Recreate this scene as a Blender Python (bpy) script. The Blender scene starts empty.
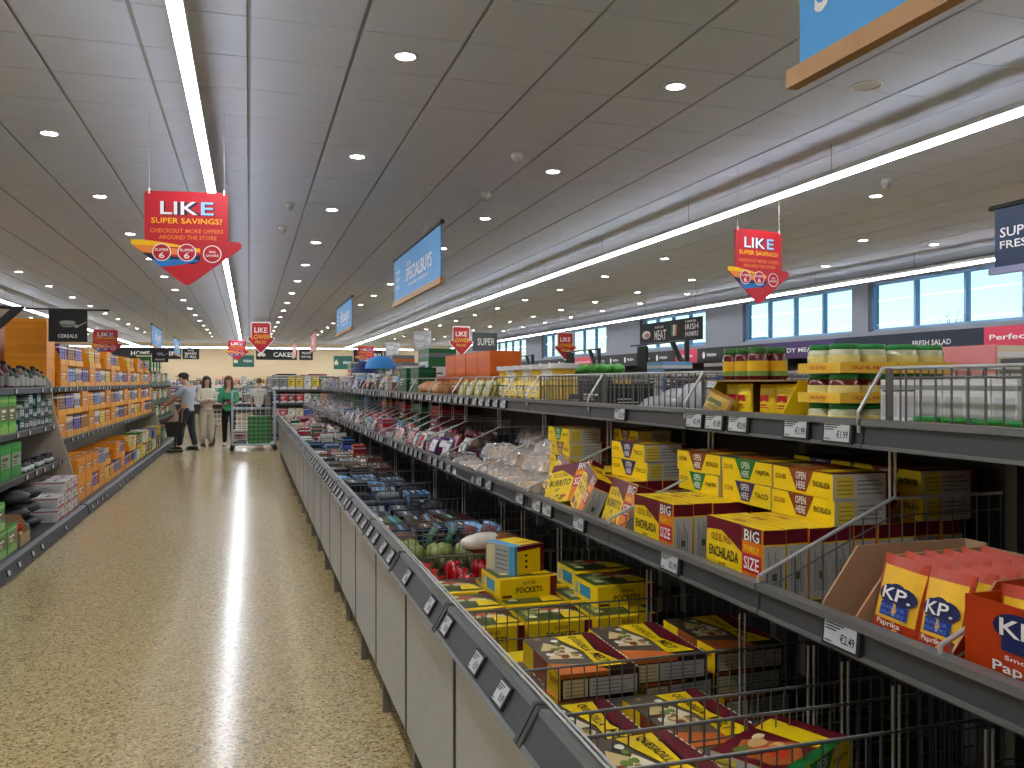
import bpy, bmesh, math, random
from mathutils import Vector, Matrix

# ---------------------------------------------------------------- camera, world, exposure
scene = bpy.context.scene
COL = scene.collection
EYE = 1.57
cam_data = bpy.data.cameras.new('camera')
cam_data.sensor_fit = 'HORIZONTAL'
cam_data.sensor_width = 36.0
cam_data.lens = 36.0 * 860.0 / 1024.0
cam_data.clip_start = 0.05
cam_data.clip_end = 400
cam = bpy.data.objects.new('camera', cam_data)
COL.objects.link(cam)
cam.location = (0, 0, EYE)
cam.rotation_euler = (math.radians(90 - 0.13), 0, math.radians(-17.0))
scene.camera = cam

world = bpy.data.worlds.new('sky')
scene.world = world
world.use_nodes = True
wn = world.node_tree.nodes
wl = world.node_tree.links
wbg = wn['Background']
wsky = wn.new('ShaderNodeTexSky')
wsky.sky_type = 'NISHITA'
wsky.sun_disc = False
wsky.sun_elevation = math.radians(38)
wsky.sun_rotation = math.radians(200)
wsky.air_density = 1.6
wsky.dust_density = 0.6
wsky.ozone_density = 3.0
wtint = wn.new('ShaderNodeMix'); wtint.data_type = 'RGBA'; wtint.blend_type = 'MULTIPLY'; wtint.inputs['Factor'].default_value = 1.0
wtint.inputs['B'].default_value = (0.62, 0.93, 1.12, 1)
wl.new(wsky.outputs[0], wtint.inputs['A'])
wl.new(wtint.outputs['Result'], wbg.inputs[0])
wbg.inputs[1].default_value = 0.15

STRIP_POWER = 27.0      # emission of the linear lamps
SPOT_POWER = 45.0       # emission of the small round downlights
scene.view_settings.view_transform = 'Standard'
scene.view_settings.look = 'None'
scene.view_settings.exposure = 0.7
scene.view_settings.gamma = 1.0
scene.view_settings.use_curve_mapping = False
scene.cycles.max_bounces = 8
scene.cycles.diffuse_bounces = 4
scene.cycles.glossy_bounces = 3
scene.cycles.transmission_bounces = 6
scene.cycles.caustics_reflective = False
scene.cycles.caustics_refractive = False
scene.cycles.sample_clamp_indirect = 4.0
scene.cycles.use_denoising = True

# ---------------------------------------------------------------- materials
def lin(c):
    return tuple(((v / 255.0) / 12.92 if v / 255.0 <= 0.04045 else ((v / 255.0 + 0.055) / 1.055) ** 2.4) for v in c) + (1.0,)

MATS = {}
def M(name, col=None, rough=0.5, metal=0.0, var=0.08, scale=30.0, emit=0.0, trans=0.0, bump=0.0, spec=0.5, alpha=1.0):
    if name in MATS:
        return MATS[name]
    m = bpy.data.materials.new(name)
    m.use_nodes = True
    nt = m.node_tree
    b = nt.nodes['Principled BSDF']
    c = lin(col)
    b.inputs['Roughness'].default_value = rough
    b.inputs['Metallic'].default_value = metal
    b.inputs['Specular IOR Level'].default_value = spec
    tc = nt.nodes.new('ShaderNodeTexCoord')
    nz = nt.nodes.new('ShaderNodeTexNoise')
    nz.inputs['Scale'].default_value = scale
    nz.inputs['Detail'].default_value = 2.0
    nt.links.new(tc.outputs['Object'], nz.inputs['Vector'])
    mx = nt.nodes.new('ShaderNodeMix')
    mx.data_type = 'RGBA'
    mx.inputs['A'].default_value = tuple(v * (1 - var) for v in c[:3]) + (1,)
    mx.inputs['B'].default_value = tuple(min(1, v * (1 + var)) for v in c[:3]) + (1,)
    nt.links.new(nz.outputs['Fac'], mx.inputs['Factor'])
    nt.links.new(mx.outputs['Result'], b.inputs['Base Color'])
    if bump:
        bp = nt.nodes.new('ShaderNodeBump')
        bp.inputs['Strength'].default_value = bump
        bp.inputs['Distance'].default_value = 0.004
        nt.links.new(nz.outputs['Fac'], bp.inputs['Height'])
        nt.links.new(bp.outputs['Normal'], b.inputs['Normal'])
    if emit:
        b.inputs['Emission Color'].default_value = c
        b.inputs['Emission Strength'].default_value = emit
    if trans:
        b.inputs['Transmission Weight'].default_value = trans
        b.inputs['IOR'].default_value = 1.2
    if alpha < 1:
        b.inputs['Alpha'].default_value = alpha
    MATS[name] = m
    return m

def C(col, rough=0.45):
    """printed card / plastic in one plain colour"""
    return M('print_%d_%d_%d_%d' % (*col, int(rough * 100)), col, rough, var=0.07, scale=60, spec=0.3)

YEL = (244, 206, 20); MAR = (104, 18, 34); GRY = (168, 166, 160); ORG = (216, 88, 26); BRN = (120, 62, 26)
WHT = (236, 234, 228); BLK = (22, 22, 24); RED = (196, 26, 40); GRN = (40, 128, 60); NAVY = (24, 34, 84)
BLUE = (40, 118, 200); KRAFT = (168, 136, 100); CEREAL = (236, 150, 30)

# floor: polished terrazzo
def floor_material():
    m = bpy.data.materials.new('terrazzo'); m.use_nodes = True
    nt = m.node_tree; b = nt.nodes['Principled BSDF']
    tc = nt.nodes.new('ShaderNodeTexCoord')
    def vor(scale, ramp):
        v = nt.nodes.new('ShaderNodeTexVoronoi'); v.inputs['Scale'].default_value = scale
        nt.links.new(tc.outputs['Object'], v.inputs['Vector'])
        s = nt.nodes.new('ShaderNodeSeparateColor'); nt.links.new(v.outputs['Color'], s.inputs[0])
        r = nt.nodes.new('ShaderNodeValToRGB'); r.color_ramp.interpolation = 'CONSTANT'
        e = r.color_ramp.elements
        e[0].position = ramp[0][0]; e[0].color = lin(ramp[0][1])
        e[1].position = ramp[1][0]; e[1].color = lin(ramp[1][1])
        for p, c in ramp[2:]:
            k = e.new(p); k.color = lin(c)
        nt.links.new(s.outputs[0], r.inputs[0])
        return r
    big = vor(85, [(0.0, (84, 70, 46)), (0.17, (192, 168, 116)), (0.5, (206, 184, 134)), (0.72, (170, 144, 92)), (0.9, (222, 208, 170))])
    small = vor(190, [(0.0, (74, 62, 42)), (0.16, (200, 176, 126)), (0.6, (184, 158, 106)), (0.86, (216, 200, 158))])
    mx = nt.nodes.new('ShaderNodeMix'); mx.data_type = 'RGBA'; mx.inputs['Factor'].default_value = 0.45
    nt.links.new(big.outputs[0], mx.inputs['A']); nt.links.new(small.outputs[0], mx.inputs['B'])
    nt.links.new(mx.outputs['Result'], b.inputs['Base Color'])
    nz = nt.nodes.new('ShaderNodeTexNoise'); nz.inputs['Scale'].default_value = 1.3
    nt.links.new(tc.outputs['Object'], nz.inputs['Vector'])
    mr = nt.nodes.new('ShaderNodeMapRange'); mr.inputs['To Min'].default_value = 0.13; mr.inputs['To Max'].default_value = 0.21
    nt.links.new(nz.outputs['Fac'], mr.inputs['Value']); nt.links.new(mr.outputs[0], b.inputs['Roughness'])
    b.inputs['Specular IOR Level'].default_value = 0.22
    bp = nt.nodes.new('ShaderNodeBump'); bp.inputs['Strength'].default_value = 0.22; bp.inputs['Distance'].default_value = 0.002
    nt.links.new(mx.outputs['Result'], bp.inputs['Height']); nt.links.new(bp.outputs['Normal'], b.inputs['Normal'])
    return m

def brushed_material(name, col):
    m = bpy.data.materials.new(name); m.use_nodes = True
    nt = m.node_tree; b = nt.nodes['Principled BSDF']
    tc = nt.nodes.new('ShaderNodeTexCoord'); mp = nt.nodes.new('ShaderNodeMapping')
    mp.inputs['Scale'].default_value = (2.5, 2.5, 120)
    nt.links.new(tc.outputs['Object'], mp.inputs['Vector'])
    nz = nt.nodes.new('ShaderNodeTexNoise'); nz.inputs['Scale'].default_value = 4; nz.inputs['Detail'].default_value = 4
    nt.links.new(mp.outputs[0], nz.inputs['Vector'])
    mx = nt.nodes.new('ShaderNodeMix'); mx.data_type = 'RGBA'
    c = lin(col)
    mx.inputs['A'].default_value = tuple(v * 0.5 for v in c[:3]) + (1,)
    mx.inputs['B'].default_value = tuple(min(1, v * 1.5) for v in c[:3]) + (1,)
    nt.links.new(nz.outputs['Fac'], mx.inputs['Factor']); nt.links.new(mx.outputs['Result'], b.inputs['Base Color'])
    b.inputs['Metallic'].default_value = 0.35; b.inputs['Roughness'].default_value = 0.3
    return m

FLOOR = floor_material()
STEEL = brushed_material('brushed_steel', (176, 182, 188))
RAIL = M('rail_grey', (74, 76, 78), 0.42, 0.3, 0.06)
RAIL_LIP = M('rail_lip', (128, 130, 130), 0.35, 0.5, 0.05)
WIRE = M('wire_grey', (112, 112, 110), 0.35, 0.5, 0.05)
WIRE_BRIGHT = M('wire_chrome', (196, 196, 194), 0.3, 0.4, 0.05)
DARK = M('dark_metal', (40, 41, 43), 0.5, 0.2, 0.06)
SHELFM = M('shelf_metal', (66, 68, 70), 0.5, 0.3, 0.05)
SCREEN = M('label_screen', (196, 200, 202), 0.35, 0, 0.03)
INK = M('label_ink', (30, 30, 32), 0.6, 0, 0.02)
PANEL = M('gondola_beige', (176, 164, 146), 0.55, 0, 0.05, 4)
CARD = M('cardboard', KRAFT, 0.8, 0, 0.12, 12, bump=0.1)

# ---------------------------------------------------------------- mesh helpers
TEXT_CACHE = {}
def text_geo(s):
    if s in TEXT_CACHE:
        return TEXT_CACHE[s]
    cu = bpy.data.curves.new('lettering_tmp', 'FONT')
    cu.body = s; cu.size = 1.0; cu.resolution_u = 2; cu.offset = 0.014
    ob = bpy.data.objects.new('lettering_tmp', cu)
    me = bpy.data.meshes.new_from_object(ob)
    vs = [(v.co.x, v.co.y) for v in me.vertices]
    fs = [tuple(p.vertices) for p in me.polygons]
    bpy.data.objects.remove(ob); bpy.data.curves.remove(cu); bpy.data.meshes.remove(me)
    x0 = min(v[0] for v in vs); x1 = max(v[0] for v in vs); y0 = min(v[1] for v in vs); y1 = max(v[1] for v in vs)
    vs = [((x - x0) / (x1 - x0), (y - y0) / (y1 - y0)) for x, y in vs]
    TEXT_CACHE[s] = (vs, fs)
    return vs, fs

def frame(o, u, v, w=1.0, h=1.0, off=0.0007):
    """a flat drawing surface: fractions (0..1) of a w x h rectangle"""
    o = Vector(o); u = Vector(u).normalized(); v = Vector(v).normalized(); n = u.cross(v)
    def f(a, b, k=1):
        return o + u * (a * w) + v * (b * h) + n * (off * k)
    return f

class MB:
    def __init__(self):
        self.v = []; self.f = []; self.mi = []; self.mats = []; self.smooth = []
    def m(self, mat):
        if mat not in self.mats:
            self.mats.append(mat)
        return self.mats.index(mat)
    def face(self, pts, mat, smooth=False):
        i = len(self.v); self.v += [tuple(p) for p in pts]
        self.f.append(tuple(range(i, i + len(pts)))); self.mi.append(self.m(mat)); self.smooth.append(smooth)
    def geo(self, vs, fs, mat, smooth=False):
        i = len(self.v); self.v += [tuple(p) for p in vs]; k = self.m(mat)
        for f in fs:
            self.f.append(tuple(i + j for j in f)); self.mi.append(k); self.smooth.append(smooth)
    def box(self, x0, x1, y0, y1, z0, z1, mat, mtx=None):
        vs = [Vector(p) for p in ((x0, y0, z0), (x1, y0, z0), (x1, y1, z0), (x0, y1, z0), (x0, y0, z1), (x1, y0, z1), (x1, y1, z1), (x0, y1, z1))]
        if mtx:
            vs = [mtx @ p for p in vs]
        self.geo(vs, [(0, 3, 2, 1), (4, 5, 6, 7), (0, 1, 5, 4), (1, 2, 6, 5), (2, 3, 7, 6), (3, 0, 4, 7)], mat)
    def prism(self, prof, y0, y1, mat, axis='y'):
        """profile (a, b) pulled along an axis: y -> (x, z), x -> (y, z), z -> (x, y)"""
        n = len(prof)
        def P(a, b, t):
            return {'y': (a, t, b), 'x': (t, a, b), 'z': (a, b, t)}[axis]
        vs = [P(a, b, y0) for a, b in prof] + [P(a, b, y1) for a, b in prof]
        fs = [tuple(range(n)), tuple(range(2 * n - 1, n - 1, -1))] + [((i + 1) % n, i, n + i, n + (i + 1) % n) for i in range(n)]
        self.geo(vs, fs, mat)
    def rod(self, p, q, r, mat, n=5, r2=None, caps=True):
        p = Vector(p); q = Vector(q); d = q - p
        if d.length < 1e-6:
            return
        d.normalize(); a = d.orthogonal().normalized(); b = d.cross(a)
        r2 = r if r2 is None else r2
        vs = []
        for c, rr in ((p, r), (q, r2)):
            for i in range(n):
                t = 2 * math.pi * i / n
                vs.append(c + (a * math.cos(t) + b * math.sin(t)) * rr)
        fs = [(i, (i + 1) % n, n + (i + 1) % n, n + i) for i in range(n)]
        self.geo(vs, fs, mat, True)
        if caps:
            self.geo(vs, [tuple(range(n - 1, -1, -1)), tuple(range(n, 2 * n))], mat)
    def path(self, pts, r, mat, n=5):
        for a, b in zip(pts, pts[1:]):
            self.rod(a, b, r, mat, n)
    def lathe(self, prof, mat, n=14, c=(0, 0, 0), smooth=True, caps=True):
        c = Vector(c); vs = []
        for r, z in prof:
            for i in range(n):
                t = 2 * math.pi * i / n
                vs.append(c + Vector((r * math.cos(t), r * math.sin(t), z)))
        fs = []
        for k in range(len(prof) - 1):
            for i in range(n):
                j = (i + 1) % n
                fs.append((k * n + i, k * n + j, (k + 1) * n + j, (k + 1) * n + i))
        self.geo(vs, fs, mat, smooth)
        L = (len(prof) - 1) * n
        if not caps:
            return
        if prof[0][0] > 1e-4:
            self.geo(vs[:n], [tuple(range(n - 1, -1, -1))], mat)
        if prof[-1][0] > 1e-4:
            self.geo(vs[L:], [tuple(range(n))], mat)
    def ell(self, c, r, mat, n=10, k=6, mtx=None, jitter=0, rnd=None):
        c = Vector(c); vs = []; fs = []
        for j in range(k + 1):
            ph = math.pi * j / k
            for i in range(n):
                t = 2 * math.pi * i / n
                p = Vector((r[0] * math.sin(ph) * math.cos(t), r[1] * math.sin(ph) * math.sin(t), -r[2] * math.cos(ph)))
                if jitter:
                    p *= 1 + rnd.uniform(-jitter, jitter)
                if mtx:
                    p = mtx @ p
                vs.append(c + p)
        for j in range(k):
            for i in range(n):
                l = (i + 1) % n
                fs.append((j * n + i, j * n + l, (j + 1) * n + l, (j + 1) * n + i))
        self.geo(vs, fs, mat, True)
    # printing on a surface
    def art(self, fr, pts, mat, k=1):
        self.face([fr(a, b, k) for a, b in pts], mat)
    def rect(self, fr, a0, a1, b0, b1, mat, k=1):
        self.art(fr, [(a0, b0), (a1, b0), (a1, b1), (a0, b1)], mat, k)
    def disc(self, fr, a, b, ra, rb, mat, k=1, n=14):
        self.art(fr, [(a + ra * math.cos(2 * math.pi * i / n), b + rb * math.sin(2 * math.pi * i / n)) for i in range(n)], mat, k)
    def blob(self, fr, a, b, ra, rb, mat, k=1, seed=0, n=11):
        r = random.Random(seed); ph = r.uniform(0, 6)
        self.art(fr, [(a + ra * q * math.cos(ph + 2 * math.pi * i / n), b + rb * q * math.sin(ph + 2 * math.pi * i / n)) for i in range(n) for q in (r.uniform(.68, 1.1),)], mat, k)
    def food(self, fr, a0, a1, b0, b1, cols, n, seed, k=2, size=.16):
        r = random.Random(seed)
        for i in range(n):
            s = size * r.uniform(.45, 1.1)
            self.blob(fr, r.uniform(a0 + s, a1 - s), r.uniform(b0 + s, b1 - s), s, s * r.uniform(.5, 1), C(cols[i % len(cols)], .38), k + i * .12, seed * 31 + i, 9)
    def text(self, fr, s, a0, a1, b0, b1, mat, k=2):
        vs, fs = text_geo(s)
        self.geo([fr(a0 + x * (a1 - a0), b0 + y * (b1 - b0), k) for x, y in vs], fs, mat)
    def mesh(self, name, merge=False):
        me = bpy.data.meshes.new(name)
        me.from_pydata(self.v, [], self.f)
        for m in self.mats:
            me.materials.append(m)
        me.polygons.foreach_set('material_index', self.mi)
        me.polygons.foreach_set('use_smooth', self.smooth)
        me.update()
        return me
    def build(self, name, parent=None, loc=None, rot=None):
        return obj(name, self.mesh(name), parent, loc, rot)

def obj(name, me, parent=None, loc=None, rot=None):
    o = bpy.data.objects.new(name, me)
    COL.objects.link(o)
    if parent is not None:
        o.parent = parent
    if loc is not None:
        o.location = loc
    if rot is not None:
        o.rotation_euler = rot
    return o

def tag(o, label=None, cat=None, group=None, kind=None):
    if label: o['label'] = label
    if cat: o['category'] = cat
    if group: o['group'] = group
    if kind: o['kind'] = kind
    return o

def empty(name, loc, label=None, cat=None, group=None, rz=0.0):
    o = obj(name, None, None, loc, (0, 0, rz))
    o.empty_display_size = 0.05
    return tag(o, label, cat, group)

def clone(o, loc, rot=None, label=None, group=None):
    c = o.copy(); COL.objects.link(c); c.location = loc
    if rot is not None: c.rotation_euler = rot
    for ch in o.children:
        d = ch.copy(); COL.objects.link(d); d.parent = c
        for g in ch.children:
            e = g.copy(); COL.objects.link(e); e.parent = d
    return tag(c, label, None, group)

def struct(o):
    o['kind'] = 'structure'
    return o

ORD = ['first', 'second', 'third', 'fourth', 'fifth', 'sixth', 'seventh', 'eighth', 'ninth', 'tenth', 'eleventh', 'twelfth', 'thirteenth',
       'fourteenth', 'fifteenth', 'sixteenth', 'seventeenth', 'eighteenth', 'nineteenth', 'twentieth', 'twenty-first', 'twenty-second',
       'twenty-third', 'twenty-fourth', 'twenty-fifth', 'twenty-sixth', 'twenty-seventh', 'twenty-eighth', 'twenty-ninth', 'thirtieth']
def box_frames(w, d, h, off=0.0007):
    return {'front': frame((-w / 2, -d / 2, 0), (1, 0, 0), (0, 0, 1), w, h, off),
            'right': frame((w / 2, -d / 2, 0), (0, 1, 0), (0, 0, 1), d, h, off),
            'back': frame((w / 2, d / 2, 0), (-1, 0, 0), (0, 0, 1), w, h, off),
            'left': frame((-w / 2, d / 2, 0), (0, -1, 0), (0, 0, 1), d, h, off),
            'top': frame((-w / 2, -d / 2, h), (1, 0, 0), (0, 1, 0), w, d, off)}
TOAISLE = -math.pi / 2     # turns a front that faces -y so that it faces -x (the walkway)
# ---------------------------------------------------------------- the hall
CEIL = 3.53
X_L, X_R, Y_N, Y_F = -9.0, 11.0, -3.0, 46.2
TILE = 0.6
b = MB(); b.box(X_L, X_R, Y_N, Y_F, -0.1, 0, FLOOR); struct(b.build('floor'))

ctile = M('ceiling_tile', (212, 219, 232), 0.9, 0, 0.05, 3, bump=0.05)
cgrid = M('ceiling_grid', (158, 158, 160), 0.7)
b = MB(); b.box(X_L, X_R, Y_N, Y_F, CEIL + 0.012, CEIL + 0.15, cgrid)
ceiling = struct(b.build('ceiling'))
tm = MB(); tm.box(-0.288, 0.288, -0.2955, 0.2955, 0, 0.0115, ctile)
tile_mesh = tm.mesh('ceiling_tile')
cells = []
for i in range(-15, 18):
    for j in range(-5, 77):
        x = (i + 0.5) * TILE; y = 0.03 + (j + 0.5) * TILE
        if X_L < x - 0.3 + .01 and x + .29 < X_R and y - .29 > Y_N and y + .29 < Y_F:
            dd = y * math.cos(math.radians(17)) + x * math.sin(math.radians(17))
            ll = x * math.cos(math.radians(17)) - y * math.sin(math.radians(17))
            vis = dd > 3.9 and abs(ll / dd) < 0.64
            cells.append((0 if vis else 1, dd if dd > 0 else 1e3 - dd, x, y))
cells.sort()
rest = MB()
for k, (vis, dd, x, y) in enumerate(cells):
    if k < 300 and not vis:
        obj('ceiling_tile', tile_mesh, ceiling, (x, y, CEIL))
    else:
        rest.box(x - 0.288, x + 0.288, y - 0.2955, y + 0.2955, CEIL, CEIL + 0.0115, ctile)
r = rest.build('ceiling_tiles', ceiling); r['kind'] = 'stuff'

wallm = M('wall_cream', (226, 204, 164), 0.8, 0, 0.03, 3)
wallg = M('wall_grey', (150, 152, 156), 0.8, 0, 0.03, 3)
b = MB(); b.box(X_L - .2, X_R + .2, Y_F, Y_F + 0.2, 0, CEIL + .15, wallm); struct(b.build('wall_back'))
b = MB(); b.box(X_L - .2, X_R + .2, Y_N - 0.2, Y_N, 0, CEIL + .15, wallm); struct(b.build('wall_front'))
b = MB(); b.box(X_L - .2, X_L, Y_N, Y_F, 0, CEIL + .15, wallm); struct(b.build('wall_left'))
# right wall with a row of high windows
WZ0, WZ1 = 2.50, 3.40
openings = [(4.0, 8.0), (8.95, 13.35), (13.8, 17.6), (19.3, 23.1), (25.6, 32.0), (34.0, 40.5)]
b = MB()
b.box(X_R, X_R + .25, Y_N, Y_F, 0, WZ0, wallg)
b.box(X_R, X_R + .25, Y_N, Y_F, WZ1, CEIL + .15, wallg)
edges = [Y_N] + [v for o in openings for v in o] + [Y_F]
for i in range(0, len(edges), 2):
    b.box(X_R, X_R + .25, edges[i], edges[i + 1], WZ0, WZ1, wallg)
struct(b.build('wall_right'))
framem = M('window_frame_blue', (136, 170, 206), 0.4, 0.3)
glassm = M('window_glass', (235, 245, 248), 0.02, 0, 0.0, trans=1.0)
for n, (y0, y1) in enumerate(openings):
    w = MB()
    for (a0, a1, z0, z1) in ((y0, y1, WZ0, WZ0 + .05), (y0, y1, WZ1 - .05, WZ1), (y0, y0 + .05, WZ0, WZ1), (y1 - .05, y1, WZ0, WZ1)):
        w.box(X_R + .08, X_R + .15, a0, a1, z0, z1, framem)
    win = struct(w.build('window_%d' % (n + 1)))
    k = max(2, round((y1 - y0) / 1.08))
    for i in range(k):
        p0 = y0 + (y1 - y0) * i / k; p1 = y0 + (y1 - y0) * (i + 1) / k
        g = MB(); g.box(X_R + .112, X_R + .118, p0 + .03, p1 - .03, WZ0 + .05, WZ1 - .05, glassm); g.build('pane', win)
        if i:
            q = MB(); q.box(X_R + .06, X_R + .16, p0 - .025, p0 + .025, WZ0 + .05, WZ1 - .05, framem); q.build('mullion', win)
# what lies outside the windows
outm = M('car_park', (150, 152, 150), 0.9)
b = MB(); b.box(X_R + .25, 160, -60, 140, -0.4, -0.1, outm); struct(b.build('ground_outside'))

# ---------------------------------------------------------------- lamps
housing = M('lamp_housing', (205, 205, 202), 0.5)
glow = M('lamp_diffuser', (238, 244, 255), 0.4, emit=STRIP_POWER, var=0)
glow_side = M('lamp_diffuser_side', (238, 244, 255), 0.4, emit=STRIP_POWER * 0.3, var=0)
for nm, x in (('on far left', -4.9), ('over the walkway', -0.315), ('right of the centre shelves', 4.58), ('along the windows', 9.75)):
    root = empty('strip_light', (x, 0, 3.26), 'long white glowing strip light running lengthways ' + nm, 'strip light', 'suspended strip lights')
    h = MB(); h.box(-0.034, 0.034, -2.5, 44.0, 0.004, 0.045, housing); h.build('housing', root)
    g = MB()
    y = -2.5
    while y < 44:
        y2 = min(44, y + 1.0)
        g.box(-0.032, 0.032, y, y2, -0.022, 0.004, glow_side); g.box(-0.0315, 0.0315, y, y2, -0.028, -0.0225, glow); y = y2
    g.build('diffuser', root)
    y = -1.2
    while y < 44:
        s = MB(); s.rod((0, y, .045), (0, y, 0.27), 0.0022, DARK, 4); s.build('hanger', root); y += 2.4
root = empty('strip_light', (0, 44.6, 3.28), 'long white glowing strip light running crosswise along back wall', 'strip light', 'suspended strip lights')
h = MB(); h.box(-8.8, 10.8, -0.045, .045, 0.004, .07, housing); h.build('housing', root)
g = MB()
for i in range(19):
    g.box(-8.8 + i * 1.03, -8.8 + (i + 1) * 1.03, -0.04, .04, -0.03, 0.004, glow_side); g.box(-8.8 + i * 1.03, -8.8 + (i + 1) * 1.03, -0.039, .039, -0.036, -.0305, glow)
g.build('diffuser', root)
for i in range(8):
    s = MB(); s.rod((-8 + i * 2.4, 0, .07), (-8 + i * 2.4, 0, .25), .0022, DARK, 4); s.build('hanger', root)

spotglow = M('downlight_glow', (255, 252, 246), 0.4, emit=SPOT_POWER, var=0)
ring = MB(); ring.lathe([(0.078, 0.0), (0.082, -0.006), (0.07, -0.012), (0.058, -0.008)], housing, 16, caps=False)
lens = MB(); lens.lathe([(0.0001, -0.0075), (0.058, -0.0075)], spotglow, 12, smooth=False, caps=False)
ring_me = ring.mesh('trim_ring'); lens_me = lens.mesh('lens')
for rx, nm in ((-6.3, 'far left'), (-3.9, 'left'), (-1.5, 'left of the walkway'), (0.9, 'above the bins'), (2.7, 'above the far side of the centre shelves'), (6.3, 'right'), (8.1, 'far right'), (9.3, 'next to the windows')):
    for k in range(17):
        y = 0.33 + 2.4 * k
        if y > 43: continue
        d = empty('downlight', (rx, y, CEIL), '%s recessed downlight in the ceiling row %s' % (ORD[k], nm), 'downlight', 'recessed downlights')
        obj('trim_ring', ring_me, d); obj('lens', lens_me, d)
# small ceiling devices
camw = M('device_white', (214, 212, 206), 0.4)
for n, (x, y, nm) in enumerate(((0.42, 9.7, 'near the walkway strip light'), (2.2, 7.05, 'between the two blue hanging boards'), (2.35, 8.6, 'behind the blue hanging board'), (0.4, 11.2, 'farther along the walkway'), (5.9, 6.9, 'right of the big strip light'))):
    e = empty('dome_camera', (x, y, CEIL), 'small white dome camera on ceiling ' + nm, 'camera', 'ceiling cameras')
    m1 = MB(); m1.lathe([(0.045, 0), (0.055, -0.02), (0.05, -0.04)], camw, 14); m1.build('base', e)
    m2 = MB(); m2.lathe([(0.046, -0.04), (0.04, -0.062), (0.022, -0.08), (0.0005, -0.085)], M('dome_dark', (190, 190, 188), 0.25), 12); m2.build('dome', e)
e = empty('ceiling_speaker', (3.9, 4.75, CEIL), 'round flush white speaker ring on ceiling under the big blue board', 'speaker')
m1 = MB(); m1.lathe([(0.1, 0), (0.1, -0.008), (0.085, -0.012), (0.083, -0.004)], camw, 20, caps=False); m1.build('rim', e)
m2 = MB(); m2.lathe([(0.0005, -0.005), (0.083, -0.005)], M('grille', (190, 186, 178), 0.7), 16, caps=False); m2.build('grille', e)
# ---------------------------------------------------------------- centre display: bins below, two shelf tiers above
PITCH = 0.815
NB = 22
Z1, X1 = 1.1325, 1.05        # top front edge of the lower shelf rail
Z2, X2 = 1.486, 1.32         # top front edge of the upper shelf rail
S1, S2 = 1.065, 1.44         # the two shelf floors
BINF = 0.60                  # bin floor
XB0, XB1 = 0.575, 1.735

def rail_mesh_bin(L):
    b = MB()
    b.prism([(.553, .920), (.512, .852), (.522, .846), (.566, .916)], 0.004, L - .004, RAIL)
    b.prism([(.551, .924), (.5455, .913), (.556, .908), (.572, .920)], 0.004, L - .004, RAIL_LIP)
    b.prism([(.5135, .858), (.508, .850), (.520, .842), (.524, .848)], 0.004, L - .004, RAIL_LIP)
    for y in (0.004, L - .02):
        b.prism([(.549, .925), (.506, .850), (.523, .840), (.574, .921)], y, y + .016, RAIL)
    b.rod((.572, 0, .926), (.572, L, .926), .003, WIRE_BRIGHT, 6)
    b.rod((.586, 0, .922), (.586, L, .922), .003, WIRE_BRIGHT, 6)
    return b.mesh('label_rail')
def rail_mesh_shelf(L, X, Z, flip=1):
    b = MB()
    def pr(p, m):
        pts = [(X + flip * a, Z + c) for a, c in p]
        b.prism(pts if flip > 0 else pts[::-1], .004, L - .004, m)
    pr([(0, 0), (0, -.014), (.012, -.018), (.03, -.018), (.03, 0)], RAIL_LIP)
    pr([(.012, -.018), (.010, -.058), (.03, -.058), (.03, -.018)], RAIL)
    pr([(.004, -.058), (.004, -.066), (.03, -.066), (.03, -.058)], RAIL_LIP)
    return b.mesh('label_rail')
def divider_mesh():
    b = MB()
    for z in (.89, .80, .70):
        b.rod((.59, 0, z), (1.72, 0, z), .0032 if z > .85 else .0022, WIRE, 6)
    b.rod((.59, .009, .888), (1.72, .009, .888), .0026, WIRE_BRIGHT, 6)
    for x in (1.195, 1.21):
        b.rod((x, 0, .70), (x, 0, S1 - .085), .003, WIRE_BRIGHT, 6)
    for i in range(34):
        x = .605 + i * .033
        b.rod((x, 0, BINF + .012), (x, 0, .89), .002, WIRE, 4)
    b.box(.575, .60, -.012, .014, .865, .90, DARK)
    return b.mesh('wire_divider')
def tier1_div_mesh():
    b = MB()
    b.path([(1.062, 0, 1.118), (1.064, 0, 1.146), (1.417, 0, 1.302), (1.736, 0, 1.303)], .0045, WIRE_BRIGHT, 6)
    b.path([(1.07, 0, 1.112), (1.42, 0, 1.262), (1.736, 0, 1.264)], .002, WIRE, 5)
    for i in range(19):
        x = 1.085 + i * .036
        zt = 1.146 + (x - 1.064) / .353 * .156 if x < 1.417 else 1.303
        b.rod((x, 0, S1 + .002), (x, 0, zt), .0016, WIRE, 4)
    for x in (1.41, 1.425):
        b.rod((x, 0, 1.302), (x, 0, 1.424), .0036, WIRE_BRIGHT, 6)
    return b.mesh('wire_divider')
def tier2_div_mesh():
    b = MB()
    b.path([(1.325, 0, 1.455), (1.322, 0, 1.50), (1.39, 0, 1.602), (2.10, 0, 1.602)], .0042, WIRE_BRIGHT, 6)
    for i in range(18):
        x = 1.40 + i * .04
        b.rod((x, 0, S2 + .002), (x, 0, 1.602), .0018, WIRE, 4)
    b.rod((1.39, 0, 1.55), (2.10, 0, 1.55), .0022, WIRE, 5)
    return b.mesh('wire_divider')
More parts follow.
